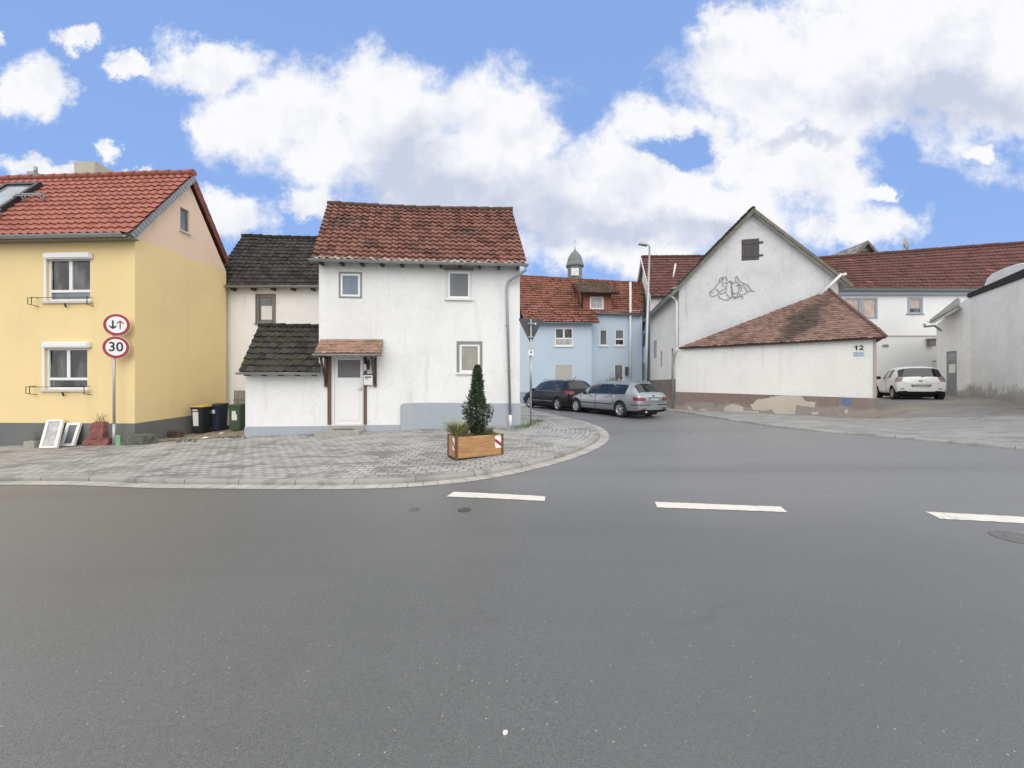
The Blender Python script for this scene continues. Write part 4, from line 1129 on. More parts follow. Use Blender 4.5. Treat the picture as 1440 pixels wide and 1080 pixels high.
mb = MB(); uc, zc = (a[0] + a[2]) / 2, (a[1] + a[3]) / 2; rr0 = (a[2] - a[0]) / 2
for i in range(12):
    t = 6.283 * i / 12; p = CFc.p(uc + math.sin(t) * rr0 * .8, zc + math.cos(t) * rr0 * .8, .13); q = CFc.p(uc + math.sin(t) * rr0 * .62, zc + math.cos(t) * rr0 * .62, .13); mb.tube([p, q], .018, 4)
mb.tube([CFc.p(uc, zc, .13), CFc.p(uc + .18, zc + .1, .13)], .025, 4); mb.tube([CFc.p(uc, zc, .13), CFc.p(uc - .08, zc - .3, .13)], .02, 4)
mb.build('clock_hands', M['sign_black'], cf, merge=False)

# ------------------------------------------------------------------ barn with the horse drawing
BG = Fac((8.12, 19.0), (14.6, 17.5)); BS = Fac((9.4, 26.6), (8.12, 19.0))
root = thing('gable_barn', 'tall grey white gabled barn with horse heads drawn on its gable', 'barn', (11, 20, .5))
zE = BG.hit(955, 402)[1]; uA, zA_ = BG.hit(1057, 299); uRt, zRt = BG.hit(1176, 392)
ht = BG.rect(1043, 336, 1067.5, 366)
mb = MB(); mb.poly_holes(BG, [(0, -.2), (BG.L, -.2), (BG.L, zE), (uA, zA_), (0, zE)], [ht], 0, .1); mb.build('gable_wall', M['barn_plaster'], root)
sw = [BS.rect(918.5, 477, 924, 506), BS.rect(929, 494, 931, 516), BS.rect(944.3, 490, 946.8, 511)]
bl = BS.p(0, 0); dv = (Vector((bl.x, bl.y)) - BS.B)
br = BG.B + dv; back = Vector((bl.x, bl.y))
mb = MB(); mb.poly_holes(BS, [(0, -.2), (BS.L, -.2), (BS.L, zE), (0, zE)], sw, 0, .1)
ap = BG.p(uA, zA_); apb = Vector((ap.x + dv.x, ap.y + dv.y, ap.z))
mb.face([Vector((BG.B.x, BG.B.y, -.2)), Vector((br.x, br.y, -.2)), Vector((br.x, br.y, zE)), Vector((BG.B.x, BG.B.y, zE))])
mb.face([Vector((br.x, br.y, -.2)), Vector((back.x, back.y, -.2)), Vector((back.x, back.y, zE)), apb, Vector((br.x, br.y, zE))])
mb.build('side_wall', M['barn_side'], root)
zpb = BS.hit(950, 533)[1]
MB().fbox(BS, 0, -.3, BS.L + .02, zpb, -.05, .03).build('plinth', M['plinth_brown'], root)
for i, rc in enumerate(sw):
    if i == 0: window(BS, rc, root, .05, .08, 1, glass='curtain_pale')
    else: MB().fbox(BS, *rc, -.09, -.06).build('slit_window', M['dark_wood'], root)
# roof
g_o = .22
def shift(p, d): return Vector((p.x + BG.N.x * d, p.y + BG.N.y * d, p.z))
slope = (zA_ - zE) / uA; eo = .42
eL = BG.p(-eo, zE - eo * slope * .9, g_o); slR = (zA_ - zE) / (BG.L - uA); eR = BG.p(BG.L + eo, zE - eo * slR, g_o)
apx = BG.p(uA, zA_ + .1, g_o); D3 = Vector((dv.x, dv.y, 0)) * 1.02
rf = tiles('roof', eL + D3, eL, apx, apx + D3, .27, .3, M['roof_dark'], root, under='soffit_grey', thick=.14)
tiles('roof', eR, eR + D3, apx + D3, apx, .27, .3, M['roof_dark'], root, under='soffit_grey', thick=.14)
ridge(apx + Vector((0, 0, .02)), apx + D3 + Vector((0, 0, .02)), M['roof_dark'], rf, .1)
mb = MB()
Nf = Vector((BG.N.x, BG.N.y, 0))
for e in (eL, eR):
    mb.prism([e + Nf * .02, apx + Nf * .02, apx + Nf * .02 - Vector((0, 0, .19)), e + Nf * .02 - Vector((0, 0, .17))], Nf * .05)
mb.build('verge_board', M['verge'], rf)
MB().prism([BG.p(0, zE + .02, g_o - .02), BG.p(-eo, zE - .16, g_o - .02), BG.p(0, zE - .16, g_o - .02)], Nf * -.2).build('eave_box', M['soffit_grey'], rf)
gl = eL + Nf * -.05 + Vector((0, 0, -.05))
gutter(gl + D3, gl, rf, .07)
pz = lambda y: BS.hit(952, y)[1]
pipe([gl + Vector((0, .05, -.05)), BS.p(BS.L - .28, zE - .55, .15), BS.p(BS.L - .12, zE - .75, .08), BS.p(BS.L - .12, .4, .08)], .05, root, mat='white_metal')
# white gutter outlet and pipe on the right eave
uu, zz_ = BG.hit(1184, 387, .1); pe = BG.p(uu, zz_, .1)
mb = MB(); mb.tube([BG.p(BG.L - .02, BG.hit(1176, 389, .15)[1], .3), BG.p(uu + .05, zz_, .3)], .06, 8)
mb.tube([BG.p(uu - .12, zz_, .3), BG.p(BG.hit(1153, 415, .35)[0], BG.hit(1153, 415, .35)[1], .35)], .06, 8); mb.build('downpipe', M['white_metal'], root)
# hatch
mb = MB(); mb.fbox(BG, ht[0], ht[1], ht[2], ht[3], -.06, .0); hs = mb.build('hatch', M['shutter_wood'], root)
mb = MB()
n = 6
for i in range(n):
    a = ht[0] + (ht[2] - ht[0]) * i / n; b = ht[0] + (ht[2] - ht[0]) * (i + .94) / n; mb.fbox(BG, a, ht[1] + .02, b, ht[3] - .02, .001, .022)
for z in (ht[1] + .2, ht[3] - .2): mb.fbox(BG, ht[0] + .02, z - .04, ht[2] + .16, z + .04, .023, .04)
mb.build('hatch_boards', M['shutter_wood'], hs)
# horse heads, thin dark iron lines fixed to the plaster
L_ = [((245, 690), (270, 660), (350, 600), (385, 540), (430, 495), (480, 470), (505, 430)), ((245, 690), (255, 740), (290, 768), (340, 755), (400, 725), (430, 680)),
 ((360, 620), (420, 680), (500, 640), (555, 590), (575, 540)), ((400, 740), (430, 790), (510, 835), (590, 830), (660, 790), (672, 720), (660, 620), (650, 560)),
 ((430, 720), (500, 710), (545, 670), (570, 600)), ((480, 470), (488, 390), (520, 420), (552, 380), (578, 480)), ((425, 480), (440, 430), (470, 400)), ((470, 520), (530, 500), (585, 520), (600, 480)),
 ((485, 560), (500, 548), (515, 555), (500, 562), (485, 560)), ((270, 700), (285, 690), (308, 685)), ((550, 690), (600, 770), (640, 790)), ((600, 480), (640, 490), (665, 540)),
 ((740, 490), (738, 400), (752, 375), (775, 400), (800, 470)), ((660, 560), (690, 510), (760, 495), (800, 530), (805, 620), (790, 700), (740, 705), (690, 710), (670, 650), (660, 560)),
 ((750, 560), (765, 548), (778, 558), (765, 566), (750, 560)), ((690, 710), (680, 770), (720, 810), (770, 790), (778, 720)), ((800, 470), (900, 520), (990, 580), (1030, 650), (1090, 675)),
 ((860, 530), (920, 610), (960, 680), (1030, 655)), ((800, 530), (832, 560), (852, 620), (832, 680)), ((960, 680), (930, 710), (850, 740), (790, 722)), ((780, 770), (840, 775), (865, 750), (876, 820)),
 ((620, 480), (650, 470), (690, 510)), ((705, 790), (720, 760), (745, 770), (740, 800))]
mb = MB()
for pl in L_:
    pts = [BG.hit(980 + x / 13.5, 360 + y / 13.5, .03) for x, y in pl]
    mb.tube([BG.p(u, z, .03) for u, z in pts], .0115, 5)
hd = mb.build('horse_drawing', M['drawing'], root, merge=False); hd['label'] = 'line drawing of two horse heads'

# ------------------------------------------------------------------ low shed in front of the barn
SW = Fac((7.78, 18.6), (13.44, 14.44)); SS = Fac((13.44, 14.44), (15.65, 16.95))
root = thing('corner_shed', 'low white shed with hipped plain tile roof at the street corner, number 12', 'shed', (11, 17, .4))
zT = 3.32
mb = MB(); mb.poly_holes(SW, [(0, -.1), (SW.L, -.1), (SW.L, zT), (0, zT)], [], 0)
mb.face([Vector((8.14, 19.02, -.1)), SW.p(0, -.1), SW.p(0, zT), Vector((8.14, 19.02, zT))])
mb.face([SS.p(SS.L, -.1), Vector((14.7, 17.6, -.1)), Vector((14.7, 17.6, zT)), SS.p(SS.L, zT)])
mb.build('wall', M['shed_plaster'], root)
mb = MB(); mb.poly_holes(SS, [(0, -.1), (SS.L, -.1), (SS.L, zT), (0, zT)], [], 0); mb.build('side_wall', M['pink_plaster'], root)
za_, zb_ = SW.hit(960, 551)[1], SW.hit(1225, 560)[1]
mb = MB(); mb.prism([SW.p(-.02, -.2, .025), SW.p(SW.L + .02, -.2, .025), SW.p(SW.L + .02, zb_, .025), SW.p(-.02, za_, .025)], (-SW.N.x * .05, -SW.N.y * .05, 0)); pl_ = mb.build('plinth', M['plinth_brown'], root)
mb = MB(); mb.fbox(SW, SW.L - .08, zb_, SW.L + .012, zT - .1, -.02, .012); mb.build('corner_strip', M['pink_plaster'], root)
# peeled patches, zoom 4x from (880,450)
for pts in (((545, 540), (560, 490), (600, 470), (660, 488), (668, 515), (640, 530), (600, 528), (560, 545)), ((668, 515), (745, 512), (750, 540), (640, 538)),
            ((700, 480), (735, 450), (800, 440), (840, 428), (985, 425), (1010, 455), (1068, 462), (1060, 495), (960, 480), (955, 520), (940, 548), (850, 545), (825, 505), (770, 512), (715, 505)), ((1040, 520), (1085, 518), (1080, 532), (1050, 534)), ((345, 490), (362, 484), (376, 505), (356, 512)), ((410, 505), (450, 500), (455, 516), (420, 520)), ((1228, 508), (1250, 503), (1252, 522), (1236, 524))):
    pp = []
    m = len(pts)
    for i in range(m):
        a, b = pts[i], pts[(i + 1) % m]
        for t in range(9):
            j = 2 if t == 0 else (5.5 if t % 2 else 3)
            pp.append((a[0] + (b[0] - a[0]) * t / 9 + random.uniform(-j, j), a[1] + (b[1] - a[1]) * t / 9 + random.uniform(-j, j) * .8))
    q = [Vector((*SW.hit(880 + x / 4, 450 + y / 4, .029), 0)) for x, y in pp]
    mb = MB(); vs = [mb.bm.verts.new(SW.p(p.x, p.y, .031)) for p in q]
    for tri in geometry.tessellate_polygon([q]):
        try: mb.bm.faces.new([vs[i] for i in tri])
        except ValueError: pass
    bmesh.ops.recalc_face_normals(mb.bm, faces=mb.bm.faces)
    mb.build('peeled_patch', M['bare_plaster'], pl_, merge=False)
# roof
P1 = P(954, 489.5, 18.35); P2 = P(1246, 475.5, 14.1); P3 = P(1166, 408, 17.35)
P1.z = P2.z = 3.3
cenR = (P1 + P2) / 2 + Vector((.4, 1, 0))
nrm = (P2 - P1).cross(P3 - P1).normalized(); U_ = (P2 - P1).normalized(); V_ = nrm.cross(U_)
vmax = (P3 - P1).dot(V_)
E0, E1 = P1 - U_ * .0, P2
def edge_no(a, b, inside):
    d = (b - a).normalized(); no = d.cross(nrm); return (a, no if (inside - a).dot(no) < 0 else -no)
cen = (P1 + P2 + P3) / 3
rf = tiles('roof', E0, E1, E1 + V_ * vmax, E0 + V_ * vmax, .165, .15, M['roof_beaver'], root, prof='beaver', lip=.022, jit=.012, rag=1.0,
      clip=[edge_no(P1, P3, cen), edge_no(P2, P3, cen)], board=False)
MB().prism([p - nrm * .015 for p in (P1, P2, P3)], -nrm * .07).build('soffit', M['dark_wood'], rf)
P4 = Vector((SS.p(SS.L, 0).x + .15, SS.p(SS.L, 0).y + .2, 3.3))
n2 = (P4 - P2).cross(P3 - P2).normalized(); U2 = (P4 - P2).normalized(); V2 = n2.cross(U2); vm2 = (P3 - P2).dot(V2)
nrm_, nrm = nrm, n2
ce2 = (P2 + P3 + P4) / 3
tiles('roof', P2 - U2 * .5, P4 + U2 * .5, P4 + U2 * .5 + V2 * vm2, P2 - U2 * .5 + V2 * vm2, .165, .15, M['roof_beaver'], root, prof='beaver', lip=.022, jit=.012, clip=[edge_no(P2, P3, ce2), edge_no(P4, P3, ce2)], board=False)
MB().prism([p - n2 * .015 for p in (P2, P4, P3)], -n2 * .07).build('soffit', M['dark_wood'], rf)
ridge(P2 + Vector((0, 0, .03)), P3 + Vector((0, 0, .03)), M['roof_beaver'], rf, .055, n=16)
pipe([SW.p(.12, zT - .15, .22), SW.p(-.05, zT - .42, .1), SW.p(-.12, zT - .9, .06), SW.p(-.12, .45, .06)], .055, root)
# number and street plate
nu_, nz_ = SW.hit(1208, 489.3, .01)
hn = text('house_number', '12', .235, facM(SW, nu_, nz_, .008), M['sign_black'], root, .006, 1.15, .006)
tb = bmesh.new(); tb.from_mesh(hn.data); iv = world_of(root).inverted(); tl = (nu_ - .085, nz_ + .08)      # flag of the 1
fl_ = [iv @ SW.p(tl[0] + x, tl[1] + y, .016) for x, y in ((-.055, -.055), (-.055, -.03), (0, .002), (.02, .002), (.02, -.035))]
tb.faces.new([tb.verts.new(p) for p in fl_]); tb.to_mesh(hn.data); tb.free()
a = SW.rect(1200, 494.7, 1215.5, 501, .01)
mb = MB(); mb.fbox(SW, *a, -.01, .012); spn = mb.build('street_plate', M['plate_blue'], root)
mb = MB()                                              # the name is too blurred to read: only its strokes
rnd = random.Random(5); x = a[0] + .03; hh = a[3] - a[1]
while x < a[2] - .05:
    w_ = rnd.choice((.018, .03, .036)); mb.fbox(SW, x, a[3] - hh * .52, x + w_ * .45, a[3] - hh * .14, .012, .0145)
    if rnd.random() < .7: mb.fbox(SW, x + w_ * .45, a[3] - hh * rnd.choice((.22, .34, .52)), x + w_, a[3] - hh * .14 - (hh * .25 if rnd.random() < .4 else 0), .012, .0140)
    x += w_ + .014
mb.fbox(SW, a[0] + .02, a[1] + hh * .16, a[2] - .02, a[1] + hh * .3, .012, .014)
mb.build('street_name', M['name_print'], spn, merge=False)
b_ = SW.rect(1184.5, 560.5, 1195.5, 570.5, .03)
mb = MB()
for (x0, y0, x1, y1) in ((0, .42, .32, 1.0), (.32, .74, .62, 1.0), (.70, .72, 1.0, 1.0), (.32, .42, 1.0, .60), (.05, .12, .9, .34), (.2, 0, .55, .12)):
    mb.fbox(SW, b_[0] + (b_[2] - b_[0]) * x0, b_[1] + (b_[3] - b_[1]) * y0, b_[0] + (b_[2] - b_[0]) * x1, b_[1] + (b_[3] - b_[1]) * y1, .024, .0275)
mb.build('blue_mark', M['blue_mark'], pl_, merge=False)

# ------------------------------------------------------------------ red roofed house behind the barn
RG = Fac((10.9, 34.0), (9.7, 27.4))
root = thing('red_roofed_house', 'white gabled house with wine red roof between blue house and barn', 'house', (13, 30, .5))
zE = P(914, 416, 27.3).z; ap = P(906.5, 362, 30.4); uA = (ap.xy - RG.A).dot(RG.U)
r1 = RG.rect(903.5, 448, 908.5, 470); r2 = RG.rect(903.5, 487, 907.5, 512)
mb = MB(); mb.poly_holes(RG, [(0, -.2), (RG.L, -.2), (RG.L, zE), (uA, ap.z - .1), (0, zE - 1.2)], [r1, r2], 0, .1)
mb.face([RG.p(RG.L, -.2), Vector((19, 26.6, -.2)), Vector((19, 26.6, zE)), RG.p(RG.L, zE)])
mb.face([Vector((19, 34, -.2)), RG.p(0, -.2), RG.p(0, zE - 1.2), Vector((19, 34, zE - 1.2))])
mb.face([Vector((19, 26.6, -.2)), Vector((19, 34, -.2)), Vector((19, 34, zE - 1.2)), Vector((19, 30.2, ap.z)), Vector((19, 26.6, zE))])
mb.build('wall', M['barn_side'], root)
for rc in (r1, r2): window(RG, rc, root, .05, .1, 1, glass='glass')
a = P(916, 417, 27.1); a1 = Vector((19.3, 26.3, a.z)); r0 = Vector((ap.x - .25, ap.y, ap.z)); r1_ = Vector((19.3, 30.2, ap.z))
a0 = Vector((a.x - .05, a.y, a.z))
rf = tiles('roof', a0, a1, r1_, r0, .3, .36, M['roof_wine'], root, amp=.04, lip=.05, under='verge', thick=.1)
bk = Vector((10.4, 34.6, zE - 1.4)); tiles('roof', Vector((19.3, 34.4, zE - 1.4)), bk, r0, r1_, .4, .4, M['roof_wine'], root, under='verge', thick=.1)
ridge(r0 + Vector((0, 0, .03)), r1_ + Vector((0, 0, .03)), M['roof_wine'], rf, .13)
mb = MB()
for e in (a0, bk): mb.prism([e, r0, r0 - Vector((0, 0, .3)), e - Vector((0, 0, .3))], (-.06, -.02, 0))
mb.build('verge_board', M['white_metal'], rf)
c = P(949, 390, 28.4); mb = MB(); mb.tube([P(946, 393, 28.4), P(950, 371, 28.6)], .06, 8); mb.build('vent_pipe', M['white_metal'], rf)

# ------------------------------------------------------------------ long building behind the yard
LB = Fac((16.2, 22.0), (37, 22.0))
root = thing('long_house', 'long white building with wine red roof behind the parked white car', 'building', (22, 23, 1))
zE = LB.hit(1270, 409)[1]
la = LB.rect(1189, 420, 1209, 447); lb = LB.rect(1212, 420, 1232.5, 447); lc = LB.rect(1277.5, 419.5, 1296, 441)
mb = MB(); mb.poly_holes(LB, [(0, 0), (LB.L, 0), (LB.L, zE), (0, zE)], [la, lb, lc], 0, .1)
mb.face([LB.p(LB.L, 0), LB.p(LB.L, 0, -8), LB.p(LB.L, zE, -8), LB.p(LB.L, zE + 3, -4), LB.p(LB.L, zE)]); mb.face([LB.p(0, 0, -8), LB.p(0, 0), LB.p(0, zE), LB.p(0, zE + 3, -4), LB.p(0, zE, -8)]); mb.face([LB.p(LB.L, 0, -8), LB.p(0, 0, -8), LB.p(0, zE, -8), LB.p(LB.L, zE, -8)])
mb.build('wall', M['long_plaster'], root)
E0 = LB.p(0, zE + .05, .3); E1 = LB.p(LB.L, zE + .0, .3)
r0 = P(1168, 363, 25.6); r1 = P(1440, 342.5, 25.6); dd = (r1 - r0) / (r1.x - r0.x)
R0 = r0 + dd * (16.2 - r0.x); R1 = r0 + dd * (37 - r0.x)
rf = tiles('roof', E0, E1, R1, R0, .26, .36, M['roof_wine'], root, amp=.035, lip=.05, jit=.008, under='blue_frame', thick=.1)
tiles('roof', LB.p(LB.L, zE, -8.3), LB.p(0, zE, -8.3), R0, R1, .5, .5, M['roof_wine'], root, under='grey_wood')
ridge(R0 + Vector((0, 0, .03)), R1 + Vector((0, 0, .03)), M['roof_wine'], rf, .13)
gutter(E0 + Vector((0, -.06, -.03)), E1 + Vector((0, -.06, -.03)), rf, .07)
MB().fbox(LB, 0, zE - .25, LB.L, zE - .03, -.02, .2).build('eave_board', M['blue_frame'], rf)
for rc in (la, lb): window(LB, rc, root, .05, .07, 1, glass='glass_tan', frame='blue_frame', surround=(.05, 'blue_frame', .02))
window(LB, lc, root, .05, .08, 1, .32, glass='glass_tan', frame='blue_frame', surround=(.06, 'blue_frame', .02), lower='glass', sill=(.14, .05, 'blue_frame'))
zl = LB.hit(1280, 472)[1]; MB().fbox(LB, 0, zl - .04, LB.L, zl + .04, -.02, .05).build('string_course', M['sill_stone'], root)
a = LB.rect(1241, 484.5, 1249, 488); MB().fbox(LB, *a, 0, .03).build('name_plate', M['grey_paint'], root)
lu, lz = LB.hit(1307, 483)
mb = MB(); mb.fbox(LB, lu - .16, lz - .16, lu + .16, lz + .2, 0, .2); mb.fbox(LB, lu - .22, lz + .2, lu + .22, lz + .26, 0, .26); mb.build('wall_lamp', M['grey_wood'], root)
mb = MB(); p = LB.hit(1310, 509); q = LB.hit(1323, 503); mb.tube([LB.p(*p, .05), LB.p(*q, .3)], .03, 6); mb.build('flag_bracket', M['grey_wood'], root)

# half timbered gable beyond it
TG = Fac(P(1184, 0, 36).xy, P(1246, 0, 36).xy)
root = thing('timbered_gable', 'half timbered gable peeping over the long wine red roof', 'house', TG.p(TG.L / 2, 1))
a_ = TG.hit(1216, 340); zl = TG.hit(1216, 366)[1] - .6
mb = MB(); mb.poly_holes(TG, [(.3, 1), (TG.L - .3, 1), (TG.L - .3, zl), (a_[0], a_[1] - .1), (.3, zl)], [], 0); mb.face([TG.p(.3, 1, -8), TG.p(.3, 1), TG.p(.3, zl), TG.p(.3, zl, -8)]); mb.face([TG.p(TG.L - .3, 1), TG.p(TG.L - .3, 1, -8), TG.p(TG.L - .3, zl, -8), TG.p(TG.L - .3, zl)])
mb.build('wall', M['grey_paint'], root)
mb = MB(); top = a_[1]
for fr in (.3, .6): mb.fbox(TG, .5, zl + (top - zl) * fr - .08, TG.L - .5, zl + (top - zl) * fr + .08, -.02, .03) if fr < .4 else mb.fbox(TG, TG.L * .33, zl + (top - zl) * fr - .08, TG.L * .67, zl + (top - zl) * fr + .08, -.02, .03)
for u in (.3, .42, .56, .7): mb.fbox(TG, TG.L * u - .07, zl - .6, TG.L * u + .07, zl + (top - zl) * .45, -.02, .035)
mb.build('timber', M['dark_wood'], root, merge=False)
ap = TG.p(a_[0], top, .3); e0 = TG.p(-.35, zl - .25, .3); e1 = TG.p(TG.L + .35, zl - .25, .3); bkv = Vector((0, 8.5, 0))
rf = tiles('roof', e0 + bkv, e0, ap, ap + bkv, .4, .4, M['roof_grey'], root, under='verge'); tiles('roof', e1, e1 + bkv, ap + bkv, ap, .4, .4, M['roof_grey'], root, under='verge')
mb = MB()
for e in (e0, e1): mb.prism([e, ap, ap - Vector((0, 0, .32)), e - Vector((0, 0, .3))], (0, -.06, 0))
mb.build('verge_board', M['verge'], rf)
# dish above the roof
c = P(1271, 343, 26.2)
root = thing('satellite_dish', 'pale satellite dish on a short mast above the long roof', 'satellite dish', c)
mb = MB(); mb.tube([P(1269, 362, 26.2), c], .04, 6); mb.build('mast', M['galv'], root)
mb = MB(); mb.lathe([(.02, .0), (.2, .03), (.36, .10), (.38, .11), (.36, .115), (.2, .05), (.02, .02)], Matrix.Translation(c) @ Matrix.Rotation(R(62), 4, 'Z') @ Matrix.Rotation(R(80), 4, 'X') @ Matrix.Scale(1.25, 4, (0, 1, 0)), 20); mb.build('dish', M['white_metal'], root)

# ------------------------------------------------------------------ white building on the right
R1F = Fac((22.28, 19.0), (16.9, 11.6)); R2F = Fac((22.36, 20.6), (22.28, 19.0))
root = thing('right_building', 'white building with crumbling grey base and black roof edge at the right', 'building', (24, 16, .8))
zT1 = lambda px, py: R1F.hit(px, py)[1]
ua = R1F.hit(1372, 408)[0]; ub = R1F.hit(1440, 376)[0]
za = zT1(1372, 411); zb_ = zT1(1440, 388); zend = zb_ + (zb_ - za) / (ub - ua) * (R1F.L - ub)
mb = MB(); mb.poly_holes(R1F, [(0, .2), (R1F.L, .2), (R1F.L, zend), (0, za)], [], 0)
dr = R2F.rect(1330.5, 494, 1345.5, 538)
mb.poly_holes(R2F, [(0, .3), (R2F.L, .3), (R2F.L, za), (0, za - 1.2)], [(max(.15, dr[0]), .55, min(R2F.L - .1, dr[2]), dr[3])], 0, .1)
e_ = R1F.p(R1F.L, 0); f_ = R2F.p(0, 0)
mb.face([e_, e_ + Vector((6, -3, 0)), e_ + Vector((6, -3, zend)), Vector((e_.x, e_.y, zend))])
mb.face([f_ + Vector((7, 0, 0)), f_, Vector((f_.x, f_.y, za - 1.2)), f_ + Vector((7, 0, za - 1.2))])
mb.build('wall', M['right_plaster'], root)
mb = MB(); mb.prism([R1F.p(-.25, za - .12, .06), R1F.p(R1F.L, zend - .0, .06), R1F.p(R1F.L, zend + .36, .06), R1F.p(-.25, za + .10, .06)], (-R1F.N.x * .4, -R1F.N.y * .4, 0)); fe = mb.build('roof_edge', M['dark_felt'], root)
# white parapet above the black edge, with rounded shoulder
q = [R1F.p(*R1F.hit(x, y, -.5), -.5) for x, y in ((1384, 402), (1388, 392), (1395, 385), (1412, 377), (1428, 371.5), (1440, 371), (1470, 372), (1470, 395), (1440, 400))]
mb = MB(); mb.prism(q, (-R1F.N.x * .3, -R1F.N.y * .3, 0)); mb.build('parapet', M['right_plaster'], root)
u0, u1 = max(.15, dr[0]), min(R2F.L - .1, dr[2]); z0, z1 = .55, dr[3]
mb = MB(); mb.fbox(R2F, u0, z0, u1, z1, -.09, -.04); do = mb.build('door', M['grey_door'], root)
mb = MB(); mb.fbox(R2F, u0 + .08, z1 - .45, u1 - .08, z1 - .1, -.04, -.03); mb.build('door_grille', M['zinc'], do)
mb = MB(); mb.fbox(R2F, u0 + .2 * (u1 - u0), z1 - 1.1, u1 - .2 * (u1 - u0), z1 - .65, -.04, -.032); mb.build('notice', M['sticker'], do)
# lean-to canopy with gutter
ce = P(1308, 451, 20.2); ct = P(1347, 418, 20.0); wv = Vector((0, 1.9, 0)); c2 = P(1348, 432, 18.9)
fr_ = ct - Vector((0, .9, .0)) ; ef = ce - Vector((0, .2, 0))
A_, B_, C_, D_ = P(1307, 450.5, 20.3), P(1310, 452, 19.6), P(1347, 431, 19.35), P(1347, 418.5, 20.3)
ef = B_
cn = tiles('lean_to_roof', A_, B_, C_, D_, .2, .2, M['roof_grey'], root, prof='flat', lip=.02, under='grey_wood', thick=.12)
cn.name = 'lean_to_roof'
mb = MB(); mb.prism([B_ + Vector((0, -.03, -.04)), C_ + Vector((0, -.03, -.04)), C_ + Vector((0, -.03, -.16)), B_ + Vector((0, -.03, -.12))], (0, .05, 0)); mb.build('verge_board', M['soffit_grey'], cn)
pipe([ef + Vector((-.05, .3, -.06)), ef + Vector((-.02, .3, -.22)), P(1314, 458, 20), P(1321, 463, 20), P(1323, 465, 20.2)], .05, cn, mat='zinc')
gutter(A_ + Vector((-.05, 0, -.03)), B_ + Vector((-.05, 0, -.03)), cn, .06)
# ------------------------------------------------------------------ street lamp
b = P(906.5, 548, 19.3); b.z = g(b.x, b.y) + .08
top = P(913.5, 344, 19.3)
root = thing('street_lamp', 'slender grey street lamp beside the barn wall', 'street lamp', b)
mb = MB(); mb.tube([b, b.lerp(top, .35), top - Vector((0, 0, .2))], [.085, .07, .045], 10); mb.tube([top - Vector((0, 0, .25)), top - Vector((.02, 0, .04)), top - Vector((.2, 0, 0))], .04, 8); mb.build('pole', M['galv'], root)
a = P(898.5, 342.5, 19.2); mb = MB()
mb.hexa([Vector(q) for q in ((a.x - .02, a.y - .1, a.z - .05), (top.x - .12, top.y - .13, top.z - .07), (top.x - .12, top.y + .13, top.z - .07), (a.x - .02, a.y + .1, a.z - .05), (a.x, a.y - .08, a.z + .02), (top.x - .12, top.y - .1, top.z + .05), (top.x - .12, top.y + .1, top.z + .05), (a.x, a.y + .08, a.z + .02))])
mb.build('lamp_head', M['zinc'], root, bevel=.015)

# ------------------------------------------------------------------ give way sign seen from behind
b = hit(746.5, 599, KH); Yp = b.y
root = thing('give_way_sign', 'grey back of a triangular traffic sign on a galvanised post at the corner', 'traffic sign', b)
zz = lambda y: P(0, y, Yp).z
mb = MB(); mb.tube([b - Vector((0, 0, .05)), Vector((b.x, b.y, zz(449)))], .032, 12); mb.tube([Vector((b.x, b.y, zz(552))), Vector((b.x, b.y, zz(500)))], .04, 12); mb.build('post', M['galv'], root)
w = 18.2 * Yp / F; cx = b.x + .0
mb = MB()
def rtri(s, cz):
    pts = []
    for (x, z, a0) in ((-w * s, cz + w * .58 * s, 90), (0, cz - w * 1.16 * s, 210), (w * s, cz + w * .58 * s, 330)):
        pass
    return pts
top_z, bot_z = zz(447.5), zz(483.5)
tri = [Vector((cx - w, 0, top_z)), Vector((cx + w, 0, top_z)), Vector((cx, 0, bot_z))]
pts = []
cen = sum(tri, Vector()) / 3
for i in range(3):
    p = tri[i]; a = (tri[i - 1] - p).normalized(); c = (tri[(i + 1) % 3] - p).normalized()
    for t in (a * .05, (a + c) * .018, c * .05): pts.append(p + t)
rz = Matrix.Rotation(R(6), 3, 'Z')
pl = [rz @ (p - Vector((cx, 0, 0))) + Vector((cx, b.y + .05, 0)) for p in pts]
mb.prism(pl, (0, .012, 0)); plt = mb.build('sign_plate', M['sign_grey'], root)
q = MB()
for z in (zz(455), zz(474)): q.tube([(b.x, b.y, z - .03), (b.x, b.y, z + .03)], .05, 12); q.box(b.x - .09, b.y + .02, z - .015, b.x + .09, b.y + .045, z + .015)
q.build('clamp', M['galv'], root)
q = MB(); q.box(b.x + .12, b.y + .035, zz(456.5), b.x + .17, b.y + .044, zz(453.5)); q.build('inspection_sticker', M['sticker'], plt)
q = MB(); s0, s1 = b.x - .075, b.x + .085
q.box(s0, b.y - .055, zz(500), s1 - .01, b.y - .045, zz(492)); pn = q.build('small_plate', M['sign_white'], root)
q = MB(); q.prism([Vector((s0, b.y - .057, zz(485))), Vector((s1, b.y - .057, zz(483))), Vector((s1, b.y - .057, zz(490.5))), Vector((s0, b.y - .057, zz(491.5)))], (0, .01, 0)); q.prism([Vector((b.x - .16, b.y - .05, zz(488))), Vector((b.x - .06, b.y - .05, zz(486))), Vector((b.x - .06, b.y - .05, zz(489.5))), Vector((b.x - .16, b.y - .05, zz(490.5)))], (0, .02, 0)); q.build('bracket_plate', M['galv'], root)
q = MB(); q.box(b.x - .02, b.y - .059, zz(497), b.x + .03, b.y - .0555, zz(494)); q.build('plate_symbol', M['sign_grey'], pn)

